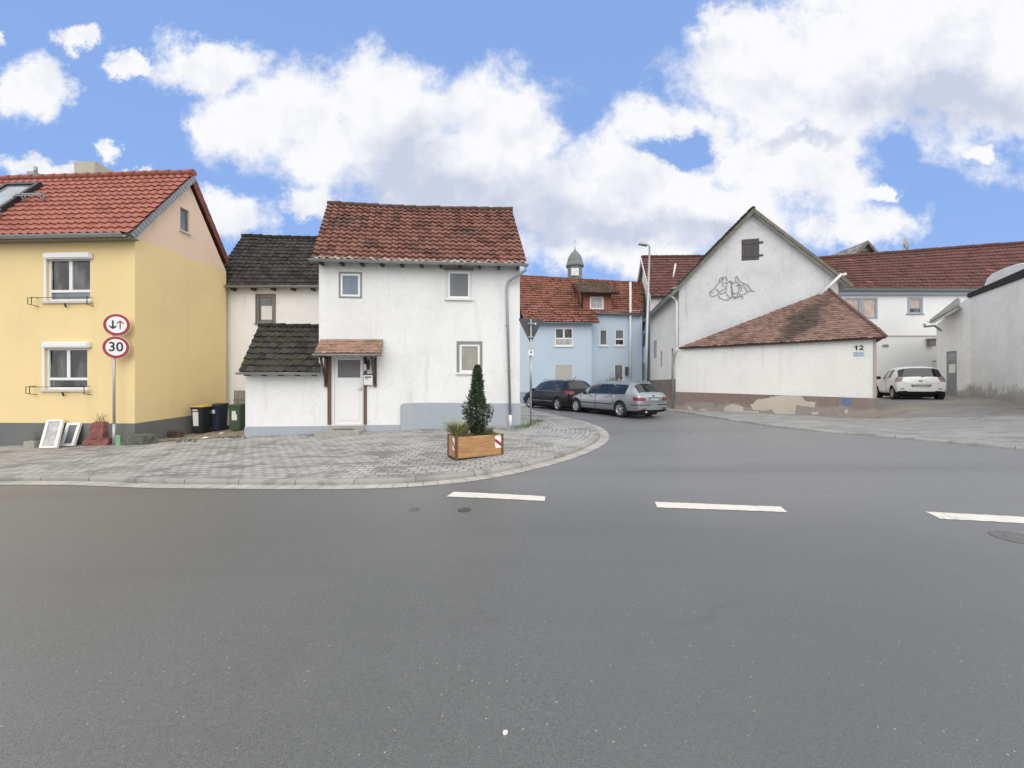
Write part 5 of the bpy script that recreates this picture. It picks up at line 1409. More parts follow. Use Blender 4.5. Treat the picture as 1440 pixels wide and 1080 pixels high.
# ------------------------------------------------------------------ narrow road and 30 signs on one post
b = hit(160.5, 627, .09)
root = thing('traffic_sign_post', 'two round red rimmed traffic signs on one post in front of the yellow house', 'traffic sign', b)
Ys = b.y; zz = lambda y: P(0, y, Ys).z
mb = MB(); mb.tube([b - Vector((0, 0, .05)), Vector((b.x, b.y, zz(443)))], .032, 10); po = mb.build('post', M['galv'], root)
mb = MB(); mb.tube([b - Vector((0, 0, .05)), Vector((b.x, b.y, zz(596)))], .036, 10); mb.build('post_sleeve', M['galv'], po)
SF = Fac((b.x - math.cos(R(17)), b.y - math.sin(R(17))), (b.x + math.cos(R(17)), b.y + math.sin(R(17))))
for k, (px, py) in enumerate(((164, 456.7), (163, 488.3))):
    u, z = SF.hit(px, py, .06); r = 15.2 * Ys / F
    T = facM(SF, u, z, .045)
    mb = MB(); mb.lathe([(r, 0), (r, .012), (r * .985, .014)], T, 40, smooth=False); disc = mb.build('sign_plate', M['sign_red'], root)
    mb = MB(); mb.lathe([(r * .995, .0), (r * 1.02, .002), (r * 1.02, .010), (r * .995, .0125)], T, 40); mb.build('sign_rim', M['sign_white'], disc)
    mb = MB(); mb.lathe([(r * .765, .010), (r * .765, .0165)], T, 40, smooth=False); face = mb.build('sign_face', M['sign_white'], disc)
    if k == 1: text('speed_number', '30', r * 1.2, facM(SF, u, z, .063), M['sign_black'], disc, .001, .95, .006)
    else:
        for s, cx_, m_, nm in ((-1, -.27, 'sign_black', 'black_arrow'), (1, .27, 'sign_red', 'red_arrow')):
            mb = MB(); sc = r * .40; ww = r * (.062 if s < 0 else .045)
            def ap(x, y): return SF.p(u + cx_ * r + x, z + s * y, .0645)
            mb.prism([ap(-ww, -sc), ap(ww, -sc), ap(ww, sc * .72), ap(-ww, sc * .72)], Vector((SF.N.x, SF.N.y, 0)) * .002)
            hw = r * .26; tt = ww * 1.9
            for q in (-1, 1): mb.prism([ap(0, sc * 1.02), ap(0, sc * 1.02 - tt * 1.5), ap(q * hw, sc * .3 - tt * .5), ap(q * hw, sc * .3 + tt * .7)], Vector((SF.N.x, SF.N.y, 0)) * .0026)
            mb.build(nm, M[m_], disc, merge=False)
q = MB()
for y in (456, 488):
    q.tube([(b.x, b.y, zz(y) - .03), (b.x, b.y, zz(y) + .03)], .045, 10)
q.build('clamp', M['galv'], root)

# ------------------------------------------------------------------ wheelie bins
def bin_(px, py, hpx, wpx, yaw, body, lid, lab, stickers, Y=None):
    b = hit(px, py, .14); s = hpx / F * b.y; w = wpx / F * b.y / 2
    root = thing('wheelie_bin', lab, 'bin', b, R(yaw), 'wheelie bins beside the white house')
    d = w * 1.12; h = s * .93
    mb = MB(); k = .82
    mb.hexa([Vector(q) for q in ((-w * k, -d * k, .03), (w * k, -d * k, .03), (w * k, d * .8, .03), (-w * k, d * .8, .03), (-w * .96, -d * .96, h), (w * .96, -d * .96, h), (w * .96, d, h), (-w * .96, d, h))])
    bo = mb.build('body', M[body], root, local=True, bevel=.02)
    mb = MB(); mb.hexa([Vector(q) for q in ((-w * 1.0, -d * 1.0, h - .07), (w * 1.0, -d * 1.0, h - .07), (w, d * 1.04, h - .07), (-w, d * 1.04, h - .07), (-w * 1.02, -d * 1.03, h), (w * 1.02, -d * 1.03, h), (w * 1.02, d * 1.06, h), (-w * 1.02, d * 1.06, h))]); mb.build('rim', M[body], bo, local=True, bevel=.01)
    mb = MB(); mb.hexa([Vector(q) for q in ((-w * 1.04, -d * 1.1, h + .003), (w * 1.04, -d * 1.1, h + .003), (w * 1.04, d * 1.12, h + .003), (-w * 1.04, d * 1.12, h + .003), (-w * .9, -d * .95, h + .045), (w * .9, -d * .95, h + .045), (w * .95, d * 1.05, h + .075), (-w * .95, d * 1.05, h + .075))]); mb.build('lid', M[lid], root, local=True, bevel=.012)
    mb = MB(); mb.tube([(-w * .9, d * 1.2, h - .02), (w * .9, d * 1.2, h - .02)], .016, 6); mb.build('handle', M[body], root, local=True)
    for s_ in (-1, 1):
        mb = MB(); mb.lathe([(.05, -.025), (.095, -.02), (.095, .02), (.05, .025)], Matrix.Translation((s_ * w * .85, d * .86, .095)) @ Matrix.Rotation(R(90), 4, 'Y'), 16); mb.build('wheel', M['black'], root, local=True)
    for (u0, v0, u1, v1) in stickers:
        mb = MB()
        def fp(u, v, o): t = v; kk = k + (.96 - k) * t; return Vector((u * w * kk, -d * kk - o, .03 + (h - .03) * v))
        mb.hexa([fp(u0, v0, .003), fp(u1, v0, .003), fp(u1, v0, -.002), fp(u0, v0, -.002), fp(u0, v1, .003), fp(u1, v1, .003), fp(u1, v1, -.002), fp(u0, v1, -.002)]); mb.build('sticker', M['sticker'], bo, local=True)
    return root
bin_(283.5, 609.5, 40, 17, 4, 'bin_black', 'bin_yellow', 'black wheelie bin with yellow lid next to the yellow house wall', [(-.72, .28, .2, .82), (-.72, .86, .1, .92)])
bin_(306, 606.5, 39, 18, 4, 'bin_blue', 'bin_black', 'dark blue wheelie bin with black lid, middle of the three bins', [(-.45, .70, .3, .84)])
bin_(335, 605.5, 37.5, 17, 4, 'bin_green', 'bin_green', 'green wheelie bin next to the white annex wall', [(-.45, .42, .45, .66), (-.4, .66, .25, .8)])
# slatted grey panel behind the green bin
p0 = hit(337, 596, .15); p0 = Vector((P(330, 0, 13.9).x, 13.9, .1)); p1 = P(347, 549, 13.9)
root = thing('slatted_panel', 'grey slatted wooden panel leaning behind the green bin', 'panel', p0)
mb = MB()
for i in range(8):
    x = p0.x + (p1.x - p0.x) * i / 7; mb.box(x - .02, p0.y - .01, p0.z, x + .02, p0.y + .01, p1.z)
mb.build('slats', M['grey_wood'], root)
mb = MB()
for z in (.3, .9): mb.box(p0.x - .05, p0.y + .011, p0.z + z, p1.x + .05, p0.y + .035, p0.z + z + .06)
mb.build('rail', M['grey_wood'], root)

# ------------------------------------------------------------------ things along the yellow wall
def sash(x0, x1, yt, yb, xt, lab, glass):
    """old window sash leaning on the wall: bottom x0..x1 at yb, top edge shifted to xt"""
    a = hit(x0, yb, .09); c = hit(x1, yb - .5, .09)
    Yt = YF.A.y + (a.x - YF.A.x) * YF.U.y / YF.U.x - .06
    t0 = P(xt, yt, Yt); L = c.x - a.x
    t1 = t0 + Vector((L * .98, .0, .0))
    u = (c - a).normalized(); v = ((t0 - a)); h = v.length; v.normalize(); n = u.cross(v).normalized(); 
    root = thing('window_sash', lab, 'window sash', (a + c) / 2, 0, 'old window sashes leaning on the yellow house')
    fw = .075; W = L
    def bx(mb, u0, v0, u1, v1, d0, d1): mb.hexa([a + u * u0 + v * v0 + n * d0, a + u * u1 + v * v0 + n * d0, a + u * u1 + v * v1 + n * d0, a + u * u0 + v * v1 + n * d0, a + u * u0 + v * v0 + n * d1, a + u * u1 + v * v0 + n * d1, a + u * u1 + v * v1 + n * d1, a + u * u0 + v * v1 + n * d1])
    mb = MB(); bx(mb, 0, .01, fw, h, 0, .06); bx(mb, W - fw, .01, W, h, 0, .06); bx(mb, fw, .01, W - fw, fw, 0, .06); bx(mb, fw, h - fw, W - fw, h, 0, .06)
    mb.build('frame', M['white_metal'], root)
    mb = MB(); bx(mb, fw, fw, W - fw, h - fw, .02, .032); mb.build('pane', M[glass], root)
    return root
sash(57, 82, 592, 632, 68, 'large white window sash, left of the two leaning on the yellow house', 'curtain_pale')
sash(86, 106, 595.5, 628.5, 97, 'smaller white window sash, right of the two leaning on the yellow house', 'glass_grey')
def rough_block(name, lab, cat, x0, x1, yt, yb, depth, mat, group=None, amt=.02, sub=3, taper=1.0):
    a = hit(x0, yb, .08); c = hit(x1, yb, .08); h = (yb - yt) / F * a.y
    w = (c - a).length; m = (a + c) / 2
    mb = MB(); k = taper
    mb.hexa([Vector(q) for q in ((-w / 2, 0, -.03), (w / 2, 0, -.03), (w / 2, depth, -.03), (-w / 2, depth, -.03), (-w / 2 * k, depth * (1 - k) / 2, h), (w / 2 * k, depth * (1 - k) / 2, h), (w / 2 * k, depth, h), (-w / 2 * k, depth, h))])
    bmesh.ops.subdivide_edges(mb.bm, edges=mb.bm.edges, cuts=sub, use_grid_fill=True); jitter(mb.bm, amt)
    d = (c - a).normalized(); mb.bm.transform(Matrix.Translation(m) @ Matrix.Rotation(math.atan2(d.y, d.x), 4, 'Z'))
    o = mb.build(name, M[mat], smooth=False, bevel=0); tag(o, lab, cat, group); return o
rough_block('concrete_block', 'small grey concrete block at the left of the leaning sashes', 'block', 33, 47.5, 621, 631, .2, 'concrete', amt=.006)
rough_block('concrete_block', 'grey block half hidden behind the large window sash', 'block', 48, 60, 608, 630, .25, 'trough', amt=.02)
# red sandstone pile: stepped, with dry twigs on top
a = hit(110, 629, .08); c = hit(153, 627, .08); sc = a.y / F
root = thing('sandstone_base', 'broken red sandstone post base with dry twigs growing on top', 'stone', (a + c) / 2)
m = (a + c) / 2; w = (c - a).length
for nm, (x0, x1, z0, z1, d0, d1, k) in (('lower_stone', (-.5, .5, -.05, 11 * sc, 0, .5, .96)), ('upper_stone', (-.38, .26, 11 * sc, 34 * sc, .08, .46, .68))):
    mb = MB(); xm = (x0 + x1) / 2 * w; hw = (x1 - x0) / 2 * w
    mb.hexa([Vector(q) for q in ((xm - hw, d0, z0), (xm + hw, d0, z0), (xm + hw, d1, z0), (xm - hw, d1, z0), (xm - hw * k + .02, d0 + .05, z1), (xm + hw * k + .02, d0 + .05, z1), (xm + hw * k + .02, d1, z1), (xm - hw * k + .02, d1, z1))])
    bmesh.ops.subdivide_edges(mb.bm, edges=mb.bm.edges, cuts=4, use_grid_fill=True); jitter(mb.bm, .018)
    mb.build(nm, M['sandstone'], root, local=True)
rnd = random.Random(4); mb = MB()
for i in range(16):
    p = Vector((rnd.uniform(-.15, .12), rnd.uniform(.15, .4), 33 * sc)); e = p + Vector((rnd.uniform(-.2, .2), rnd.uniform(-.1, .1), rnd.uniform(.12, .32)))
    mb.tube([p, p.lerp(e, .5) + Vector((rnd.uniform(-.04, .04), 0, .03)), e], [.006, .004, .002], 3, cap=False)
mb.build('twigs', M['twig'], root, local=True, merge=False)
rough_block('stone_trough', 'weathered stone trough right of the sign post', 'trough', 165, 200, 612, 627, .35, 'trough', 'stone troughs by the yellow house', .012)
rough_block('stone_trough', 'mossy stone trough farther from the sign post, nearer the bins', 'trough', 197, 219, 607, 620, .35, 'trough', 'stone troughs by the yellow house', .015)
o = rough_block('painted_stone', 'small green painted stone at the foot of the sign post', 'stone', 158.5, 168, 612, 627.5, .2, 'green_paint', amt=.008)
for x0, x1, yt, yb, lab in ((224, 250, 603, 618, 'dark rotten board lying along the yellow house plinth'), (246, 272, 598, 611, 'dark board end nearest the bins by the plinth')):
    rough_block('old_board', lab, 'board', x0, x1, yt + 4, yb, .18, 'dark_wood', 'old boards by the yellow plinth', .02, 2)
for px, py, lab, s in ((311, 610, 'scrap of white paper in front of the middle bin', .07), (288, 616.5, 'flat white scrap on the earth before the yellow lidded bin', .1)):
    p = hit(px, py, .13); mb = MB(); vs = [mb.bm.verts.new(p + Vector(q)) for q in ((-s, -.03, .0), (s, -.05, .02), (s * .8, .06, .03), (-s * .7, .05, .01), (0, 0, .05))]
    for i in range(4): mb.bm.faces.new((vs[i], vs[(i + 1) % 4], vs[4]))
    bmesh.ops.solidify(mb.bm, geom=mb.bm.faces[:], thickness=.004)
    tag(mb.build('paper_scrap', M['sticker']), lab, 'paper scrap', 'paper scraps on the earth')

rnd = random.Random(21); mb = MB()                       # broken stone and leaves lying along the yellow gable
for i in range(170):
    px, py = rnd.choice(((rnd.uniform(205, 275), rnd.uniform(613, 621)), (rnd.uniform(240, 345), rnd.uniform(607, 616))))
    p = hit(px, py, .12); s = rnd.uniform(.012, .05); q = bmesh.new(); bmesh.ops.create_icosphere(q, subdivisions=1, radius=s)
    for v in q.verts: v.co = Vector((v.co.x * rnd.uniform(.7, 1.3), v.co.y * rnd.uniform(.7, 1.2), v.co.z * .6)) + p
    tmp = bpy.data.meshes.new('t'); q.to_mesh(tmp); q.free(); mb.bm.from_mesh(tmp); bpy.data.meshes.remove(tmp)
tag(mb.build('rubble', M['trough'], merge=False), 'scattered small stones and debris on the earth by the bins', 'rubble', kind='stuff')

# ------------------------------------------------------------------ planter box with conifer
c0 = hit(640.5, 648.5, KH); cl = hit(624, 642.5, KH); cr = hit(708, 639.5, KH)
ux = (cr - c0); ux.z = 0; Lx = ux.length; ux.normalize(); vy = Vector((-ux.y, ux.x, 0)); Ly = abs((cl - c0).dot(vy)); Ly = max(Ly, .42)
zb_ = c0.z; hp = 34.0 / F * c0.y
root = thing('planter_box', 'orange wooden planter box with striped reflectors on the sidewalk', 'planter', c0, math.atan2(ux.y, ux.x))
th = .035
def q_box(nm, x0, y0, z0, x1, y1, z1, mat, parent=root, bev=.004, **k):
    mb = MB(); mb.box(x0, y0, z0, x1, y1, z1); return mb.build(nm, M[mat], parent, local=True, bevel=bev, seg=1)
n = 3
q_box('front_panel', .05, .012, .03, Lx - .03, .012 + th, hp - .005, 'planter_wood'); q_box('back_panel', .05, Ly - th, .03, Lx - .03, Ly - .012, hp - .005, 'planter_wood')
q_box('side_panel', .012, .06, .03, .012 + th, Ly - .05, hp - .005, 'planter_wood'); q_box('side_panel', Lx - th - .012, .05, .03, Lx - .012, Ly - .05, hp - .005, 'planter_wood')
for (x, y) in ((0, 0), (Lx - .045, 0), (0, Ly - .05), (Lx - .045, Ly - .05)): q_box('corner_post', x, y, .0, x + .05, y + .055, hp + .006, 'planter_dark')
q_box('base', .03, .03, .003, Lx - .03, Ly - .03, .03, 'black')
q_box('base_strip', .045, -.006, .012, Lx - .04, .011, .045, 'black'); q_box('base_strip', -.006, .05, .012, .011, Ly - .05, .045, 'black')
mb = MB(); gx, gy = 14, 8
gr = [[mb.bm.verts.new((.05 + (Lx - .1) * i / gx, .05 + (Ly - .1) * j / gy, hp - .05 + random.uniform(-.015, .02))) for i in range(gx + 1)] for j in range(gy + 1)]
for j in range(gy):
    for i in range(gx): mb.bm.faces.new((gr[j][i], gr[j][i + 1], gr[j + 1][i + 1], gr[j + 1][i]))
mb.build('soil', M['soil'], root, local=True)
def reflector(fp, w, h, side):
    """plate with rounded corners and slanted red bar"""
    mb = MB(); mb.prism([fp(0, h * .18, .002), fp(w * .15, 0, .002), fp(w, 0, .002), fp(w, h * .82, .002), fp(w * .85, h, .002), fp(0, h, .002)][:: 1], fp(0, 0, .006) - fp(0, 0, .002))
    o = mb.build('reflector', M['sign_white'], root, local=True)
    mb = MB(); mb.prism([fp(0, h * .78, .0062), fp(0, h * .52, .0062), fp(w, h * .12, .0062), fp(w, h * .40, .0062)], fp(0, 0, .008) - fp(0, 0, .006)); mb.build('red_stripe', M['sign_red'], o, local=True)
reflector(lambda u, v, d: Vector((Lx - .19 + u, .012 - d, hp - .28 + v)), .14, .25, 0)
reflector(lambda u, v, d: Vector((.012 - d, .19 - u, hp - .28 + v)), .12, .25, 1)

# conifer
tc = c0 + ux * (Lx * .52) + vy * (Ly * .5); tc.z = zb_ + hp - .06
topz = P(668, 516, tc.y).z; ht = topz - tc.z
root = thing('conifer', 'narrow dark green conifer growing in the planter box', 'conifer', tc)
mb = MB(); mb.tube([tc, tc + Vector((.0, 0, ht * .5)), tc + Vector((.02, 0, ht * .95))], [.035, .022, .006], 7); mb.build('trunk', M['dark_wood'], root)
rnd = random.Random(11)
prof = [(0, .07), (.06, .11), (.16, .17), (.30, .235), (.38, .235), (.46, .19), (.55, .145), (.65, .105), (.78, .085), (.9, .055), (1.0, .012)]
mb = MB()
def spray(c, d, L, n):
    for k in range(n):
        t = (k + .5) / n; p = c + d * (L * t)
        for s in (0, 1):
            q = Vector((rnd.gauss(0, 1), rnd.gauss(0, 1), rnd.gauss(0, .6))).normalized(); e = (q + d * .8 + Vector((0, 0, .3))).normalized() * rnd.uniform(.016, .032)
            w = e.cross(Vector((rnd.gauss(0, 1), rnd.gauss(0, 1), rnd.gauss(0, 1)))).normalized() * rnd.uniform(.005, .009)
            mb.face([p - w, p + w, p + e + w * .4, p + e - w * .4], 1 if (t > .5 and rnd.random() < .45) else 0)
for i in range(2700):
    t = rnd.random() ** 1.05; a = rnd.uniform(0, 6.283)
    rr = interp(prof, t) * (1 + .22 * math.sin(3 * a + 9 * t) + .12 * math.sin(7 * a - 21 * t)) * 1.02
    if a > 0 and math.cos(a - .1) > .7 and .25 < t < .45: rr *= 1.22
    k = rnd.random() ** .45
    o = Vector((math.cos(a), math.sin(a), 0))
    c = tc + o * rr * k + Vector((.02 * t, 0, ht * t))
    d = (o * .75 + Vector((rnd.gauss(0, .25), rnd.gauss(0, .25), .75))).normalized()
    spray(c, d, rnd.uniform(.03, .075), 5)
mb.build('crown', [M['conifer'], M['conifer_tip']], root, merge=False)
def tuft(name, px, py, lab, mat, h, r, n, spread, seed, mat2=None, cat='grass'):
    p = c0 + ux * px + vy * py; p.z = zb_ + hp - .05; rnd = random.Random(seed)
    mb = MB()
    for i in range(n):
        a = rnd.uniform(0, 6.283); b = p + Vector((math.cos(a), math.sin(a), 0)) * r * rnd.random() ** .5
        d = Vector((math.cos(a) * spread * rnd.uniform(.2, 1), math.sin(a) * spread * rnd.uniform(.2, 1), 1)).normalized(); L = h * rnd.uniform(.5, 1.1)
        w = Vector((-math.sin(a), math.cos(a), 0)) * rnd.uniform(.002, .0045)
        m = b + d * L * .55; e = m + (d + Vector((math.cos(a), math.sin(a), -.3)) * spread * .6).normalized() * L * .5
        mi = 1 if (mat2 and rnd.random() < .45) else 0
        mb.face([b - w, b + w, m + w, m - w], mi); mb.face([m - w, m + w, e], mi)
    o = mb.build(name, [M[mat]] + ([M[mat2]] if mat2 else []), merge=False); tag(o, lab, cat); return o
tuft('ornamental_grass', .17, Ly * .55, 'dry yellowish ornamental grass tuft at the left end of the planter', 'grass_dry', .46, .12, 1000, .95, 1, 'grass_green')
tuft('heather_plant', .30, Ly * .28, 'low faded heather in front of the dry grass in the planter', 'heather', .13, .10, 700, 1.1, 2, 'grass_dry', 'heather')
tuft('fescue_tuft', Lx * .74, Ly * .6, 'fine blue green fescue tuft right of the conifer', 'grass_blue', .27, .09, 520, .9, 3, 'grass_dry')
tuft('green_tuft', Lx * .80, Ly * .3, 'short bright green tuft at the right front of the planter', 'grass_green', .10, .13, 520, 1.2, 5)
# weeds at the house corner
rnd = random.Random(8); mb = MB()
for i in range(900):
    cx_, cy_ = rnd.choice(((728, 603), (738, 601), (752, 594), (748, 598), (758, 593)))
    p = hit(cx_ + rnd.gauss(0, 5), cy_ + rnd.gauss(0, 1.2), KH); L = rnd.uniform(.03, .12); a = rnd.uniform(0, 6.28)
    e = p + Vector((math.cos(a) * L * .6, math.sin(a) * L * .6, L)); w = Vector((-math.sin(a), math.cos(a), 0)) * .006
    mb.face([p - w, p + w, e])
tag(mb.build('weeds', M['grass_green'], merge=False), 'small weeds in the paving at the white house corner', 'weeds', kind='stuff')

# ------------------------------------------------------------------ cars
def car(label, loc, rz, S, Lc, Wd, Ht, wheel_r, axles, stations, glass_side, glass_top, paint, rim_spokes, scale=1.0, tail=None, plate=True, black_side=(), name='parked_car'):
    """x forward (0 = tail), y left, z up.  station: x, half width, z bottom, z belt, half width of roof, z window top, z roof"""
    root = thing(name, label, 'car', loc, rz)
    sc = scale
    bm = bmesh.new(); rings = []
    for (x, w, zb, zbelt, wt, zw, zr) in stations:
        zm = zb + (zbelt - zb) * .55
        half = [(0, zb), (w * .80, zb), (w * .955, zb + .05), (w, zm), (w * .965, zbelt), (wt, zw), (wt * .80, zr), (0, zr + .018)]
        pts = half + [(-y, z) for y, z in half[-2:0:-1]]
        rings.append([bm.verts.new((x * sc, y * sc, z * sc)) for y, z in pts])
    n = len(rings[0])
    for si, (A, B) in enumerate(zip(rings, rings[1:])):
        for k in range(n):
            f = bm.faces.new((A[k], A[(k + 1) % n], B[(k + 1) % n], B[k])); kk = k if k < 7 else n - 1 - k
            f.smooth = True
            if kk == 4 and si in glass_side: f.material_index = 1
            if kk in (5, 6) and si in glass_top: f.material_index = 1
            if kk == 4 and si in black_side: f.material_index = 2
            if kk in (0, 1): f.material_index = 2
    for ring, flip in ((rings[0], 0), (rings[-1], 1)):
        for i in range(7):
            a, b = ring[i], ring[i + 1]; c, d = ring[(n - i - 1) % n], ring[(n - i) % n]
            vs = [a, b, c, d]; vs = list(dict.fromkeys(vs))
            if len(vs) < 3: continue
            f = bm.faces.new(vs if flip else vs[::-1]); f.smooth = True
    bmesh.ops.recalc_face_normals(bm, faces=bm.faces)
    cl = bm.edges.layers.float.new('crease_edge')
    for e in bm.edges:
        mi = [f.material_index for f in e.link_faces]
        if len(mi) == 2 and mi[0] != mi[1] and 1 in mi: e[cl] = .95
    cv = bm.verts.layers.float.new('crease_vert')
    for v in bm.verts:
        ms = [f.material_index for f in v.link_faces]
        if ms.count(1) == 1: v[cv] = .8
    me = bpy.data.meshes.new('shell'); bm.to_mesh(me); bm.free()
    for m in (paint, M['car_glass'], M['car_trim']): me.materials.append(m)
    sh = bpy.data.objects.new('shell', me); link(sh)
    md = sh.modifiers.new('s', 'SUBSURF'); md.levels = md.render_levels = 3
    cu = bmesh.new(); cutters = MB()
    for ax in axles:
        for s in (-1, 1):
            cutters.lathe([(wheel_r * 1.13 * sc, -.21 * sc), (wheel_r * 1.13 * sc, .25 * sc)], Matrix.Translation((ax * sc, s * (Wd / 2 - .06) * sc, (wheel_r + .015) * sc)) @ Matrix.Rotation(R(-90 * s), 4, 'X'), 40)
    co = cutters.build('cutter', [M['car_trim']], merge=False)
    bmd = sh.modifiers.new('b', 'BOOLEAN'); bmd.operation = 'DIFFERENCE'; bmd.object = co; bmd.solver = 'EXACT'; bmd.material_mode = 'TRANSFER'
    dg = bpy.context.evaluated_depsgraph_get(); dg.update()
    ev = bpy.data.meshes.new_from_object(sh.evaluated_get(dg))
    bpy.data.objects.remove(sh); bpy.data.objects.remove(co); bpy.data.meshes.remove(me)
    mats = list(ev.materials)
    full = bmesh.new(); full.from_mesh(ev); bvh = BVHTree.FromBMesh(full)
    # split into body and separate panes
    body = MB(); body.bm.free(); body.bm = full.copy()
    bmesh.ops.delete(body.bm, geom=[f for f in body.bm.faces if mats[f.material_index] == M['car_glass']], context='FACES')
    bo = body.build('body', mats, root, local=True, merge=False)
    gl = full.copy(); bmesh.ops.delete(gl, geom=[f for f in gl.faces if mats[f.material_index] != M['car_glass']], context='FACES')
    gl.faces.ensure_lookup_table(); seen = set()
    for f0 in list(gl.faces):
        if f0.index in seen: continue
        st, comp = [f0], []
        seen.add(f0.index)
        while st:
            f = st.pop(); comp.append(f)
            for e in f.edges:
                for q in e.link_faces:
                    if q.index not in seen: seen.add(q.index); st.append(q)
        q = MB(); vm = {}
        for f in comp:
            for v in f.verts:
                if v not in vm: vm[v] = q.bm.verts.new(v.co)
            nf = q.bm.faces.new([vm[v] for v in f.verts]); nf.smooth = True
        q.build('window', M['car_glass'], root, local=True, merge=False)
    q = MB(); q.box(.35 * sc, -(Wd / 2 - .32) * sc, .11 * sc, (Lc - .35) * sc, (Wd / 2 - .32) * sc, .30 * sc); q.build('shadow_block', M['black'], root, local=True, bevel=.03)  # black box added beneath the car to deepen its ground shadow
    # wheels
    for ax in axles:
        for s in (-1, 1):
            T = Matrix.Translation((ax * sc, s * (Wd / 2 - .12) * sc, wheel_r * sc)) @ Matrix.Rotation(R(-90 * s), 4, 'X')
            r = wheel_r * sc; hw = .10 * sc
            q = MB(); q.lathe([(r * .66, -hw), (r * .93, -hw), (r, -hw * .7), (r, hw * .7), (r * .93, hw), (r * .66, hw), (r * .64, hw * .4)], T, 36); wh = q.build('wheel', M['black'], root, local=True)
            q = MB(); q.lathe([(r * .66, hw * .2), (r * .67, hw * .92), (r * .61, hw * .88), (r * .58, hw * .2)], T, 36); q.lathe([(r * .12, hw * .2), (r * .15, hw * .8), (r * .05, hw * .9)], T, 16)
            for k in range(rim_spokes):
                a = 6.283 * k / rim_spokes
                for da in (-.11, .11):
                    d = lambda rr, w: [T @ Vector((math.cos(a + da * .9 + w) * rr, math.sin(a + da * .9 + w) * rr, z)) for z in (hw * .45, hw * .8)]
                    p1, p2, p3, p4 = d(r * .1, -.4), d(r * .62, -.09), d(r * .62, .09), d(r * .1, .4)
                    q.hexa([p1[0], p2[0], p3[0], p4[0], p1[1], p2[1], p3[1], p4[1]])
            q.build('rim', M['chrome'], wh, local=True, merge=False)
            q = MB(); q.lathe([(r * .6, hw * .05), (r * .6, hw * .12)], T, 24); q.build('brake_disc', M['car_trim'], wh, local=True)
    def decal(nm, fn, nu, nv, mat, off=.006, parent=root, sm=True):
        q = MB(); gr = []
        for j in range(nv + 1):
            row = []
            for i in range(nu + 1):
                o_, d_ = fn(i / nu, j / nv); h, nn, _, _ = bvh.ray_cast(o_, d_.normalized())
                row.append(q.bm.verts.new(h - d_.normalized() * off) if h else None)
            gr.append(row)
        for j in range(nv):
            for i in range(nu):
                vs = [gr[j][i], gr[j][i + 1], gr[j + 1][i + 1], gr[j + 1][i]]
                if None in vs: continue
                f = q.bm.faces.new(vs); f.smooth = sm
        if not q.bm.faces: q.bm.free(); return None
        r_ = bmesh.ops.solidify(q.bm, geom=q.bm.faces[:], thickness=-off * .9)
        return q.build(nm, mat, parent, local=True, merge=False)
    def rear(a0, a1, z0, z1, cx=.9, z0b=None, z1b=None):
        z0b = z0 if z0b is None else z0b; z1b = z1 if z1b is None else z1b
        def fn(u, v):
            a = R(a0 + (a1 - a0) * u); za = z0 + (z0b - z0) * u; zb_ = z1 + (z1b - z1) * u; z = (za + (zb_ - za) * v) * sc
            d = Vector((math.cos(a), math.sin(a), 0)); c = Vector((cx * sc, 0, z))
            return c - d * 4, d
        return fn
    def flat(y0, y1, z0, z1, xd=1):
        return lambda u, v: (Vector((-2 * xd if xd > 0 else Lc * sc + 2, (y0 + (y1 - y0) * u) * sc, (z0 + (z1 - z0) * v) * sc)), Vector((xd, 0, 0)))
    def side(s, x0, x1, z0, z1, x0b=None, x1b=None):
        x0b = x0 if x0b is None else x0b; x1b = x1 if x1b is None else x1b
        def fn(u, v):
            xa = x0 + (x0b - x0) * v; xb = x1 + (x1b - x1) * v
            return Vector(((xa + (xb - xa) * u) * sc, s * 3, (z0 + (z1 - z0) * v) * sc)), Vector((0, -s, 0))
        return fn
    def topd(x0, x1, y0, y1):
        return lambda u, v: (Vector(((x0 + (x1 - x0) * u) * sc, (y0 + (y1 - y0) * v) * sc, 4)), Vector((0, 0, -1)))
    return root, dict(decal=decal, rear=rear, flat=flat, side=side, top=topd, sc=sc, bvh=bvh, body=bo)

def mirror(root, pos, s, paint, sc):
    q = MB(); x, y, z = pos
    q.hexa([Vector(p) * sc for p in ((x - .05, s * y, z - .06), (x + .08, s * y, z - .05), (x + .06, s * (y + .2), z - .04), (x - .05, s * (y + .2), z - .05), (x - .05, s * (y + .02), z + .09), (x + .05, s * (y + .02), z + .08), (x + .04, s * (y + .2), z + .08), (x - .05, s * (y + .2), z + .09))])
    bmesh.ops.recalc_face_normals(q.bm, faces=q.bm.faces)
    return q.build('wing_mirror', paint, root, local=True, bevel=.02, smooth=True)

# --- silver estate car: rear to front
est = [(.00, .76, .34, .66, .70, .74, .80), (.07, .86, .25, .84, .72, .91, .96), (.16, .885, .21, .93, .70, 1.02, 1.045), (.50, .905, .20, .955, .60, 1.30, 1.395), (.66, .912, .20, .955, .60, 1.335, 1.435), (.74, .913, .2, .955, .605, 1.345, 1.442), (1.50, .918, .18, .945, .635, 1.375, 1.475), (1.58, .918, .18, .944, .637, 1.376, 1.477),
       (2.42, .918, .18, .935, .645, 1.375, 1.478), (2.50, .918, .18, .934, .645, 1.372, 1.475), (3.12, .915, .18, .925, .63, 1.27, 1.40), (3.66, .91, .19, .90, .72, .935, .965), (4.10, .90, .19, .83, .66, .865, .885), (4.55, .86, .20, .73, .60, .76, .78), (4.76, .74, .24, .62, .55, .66, .68), (4.84, .62, .30, .52, .5, .56, .58)]
rl = hit(873, 587.0, .0); th_ = R(29)
fwd = Vector((-math.sin(th_), math.cos(th_), 0)); lft = Vector((-fwd.y, fwd.x, 0)); s1 = .93
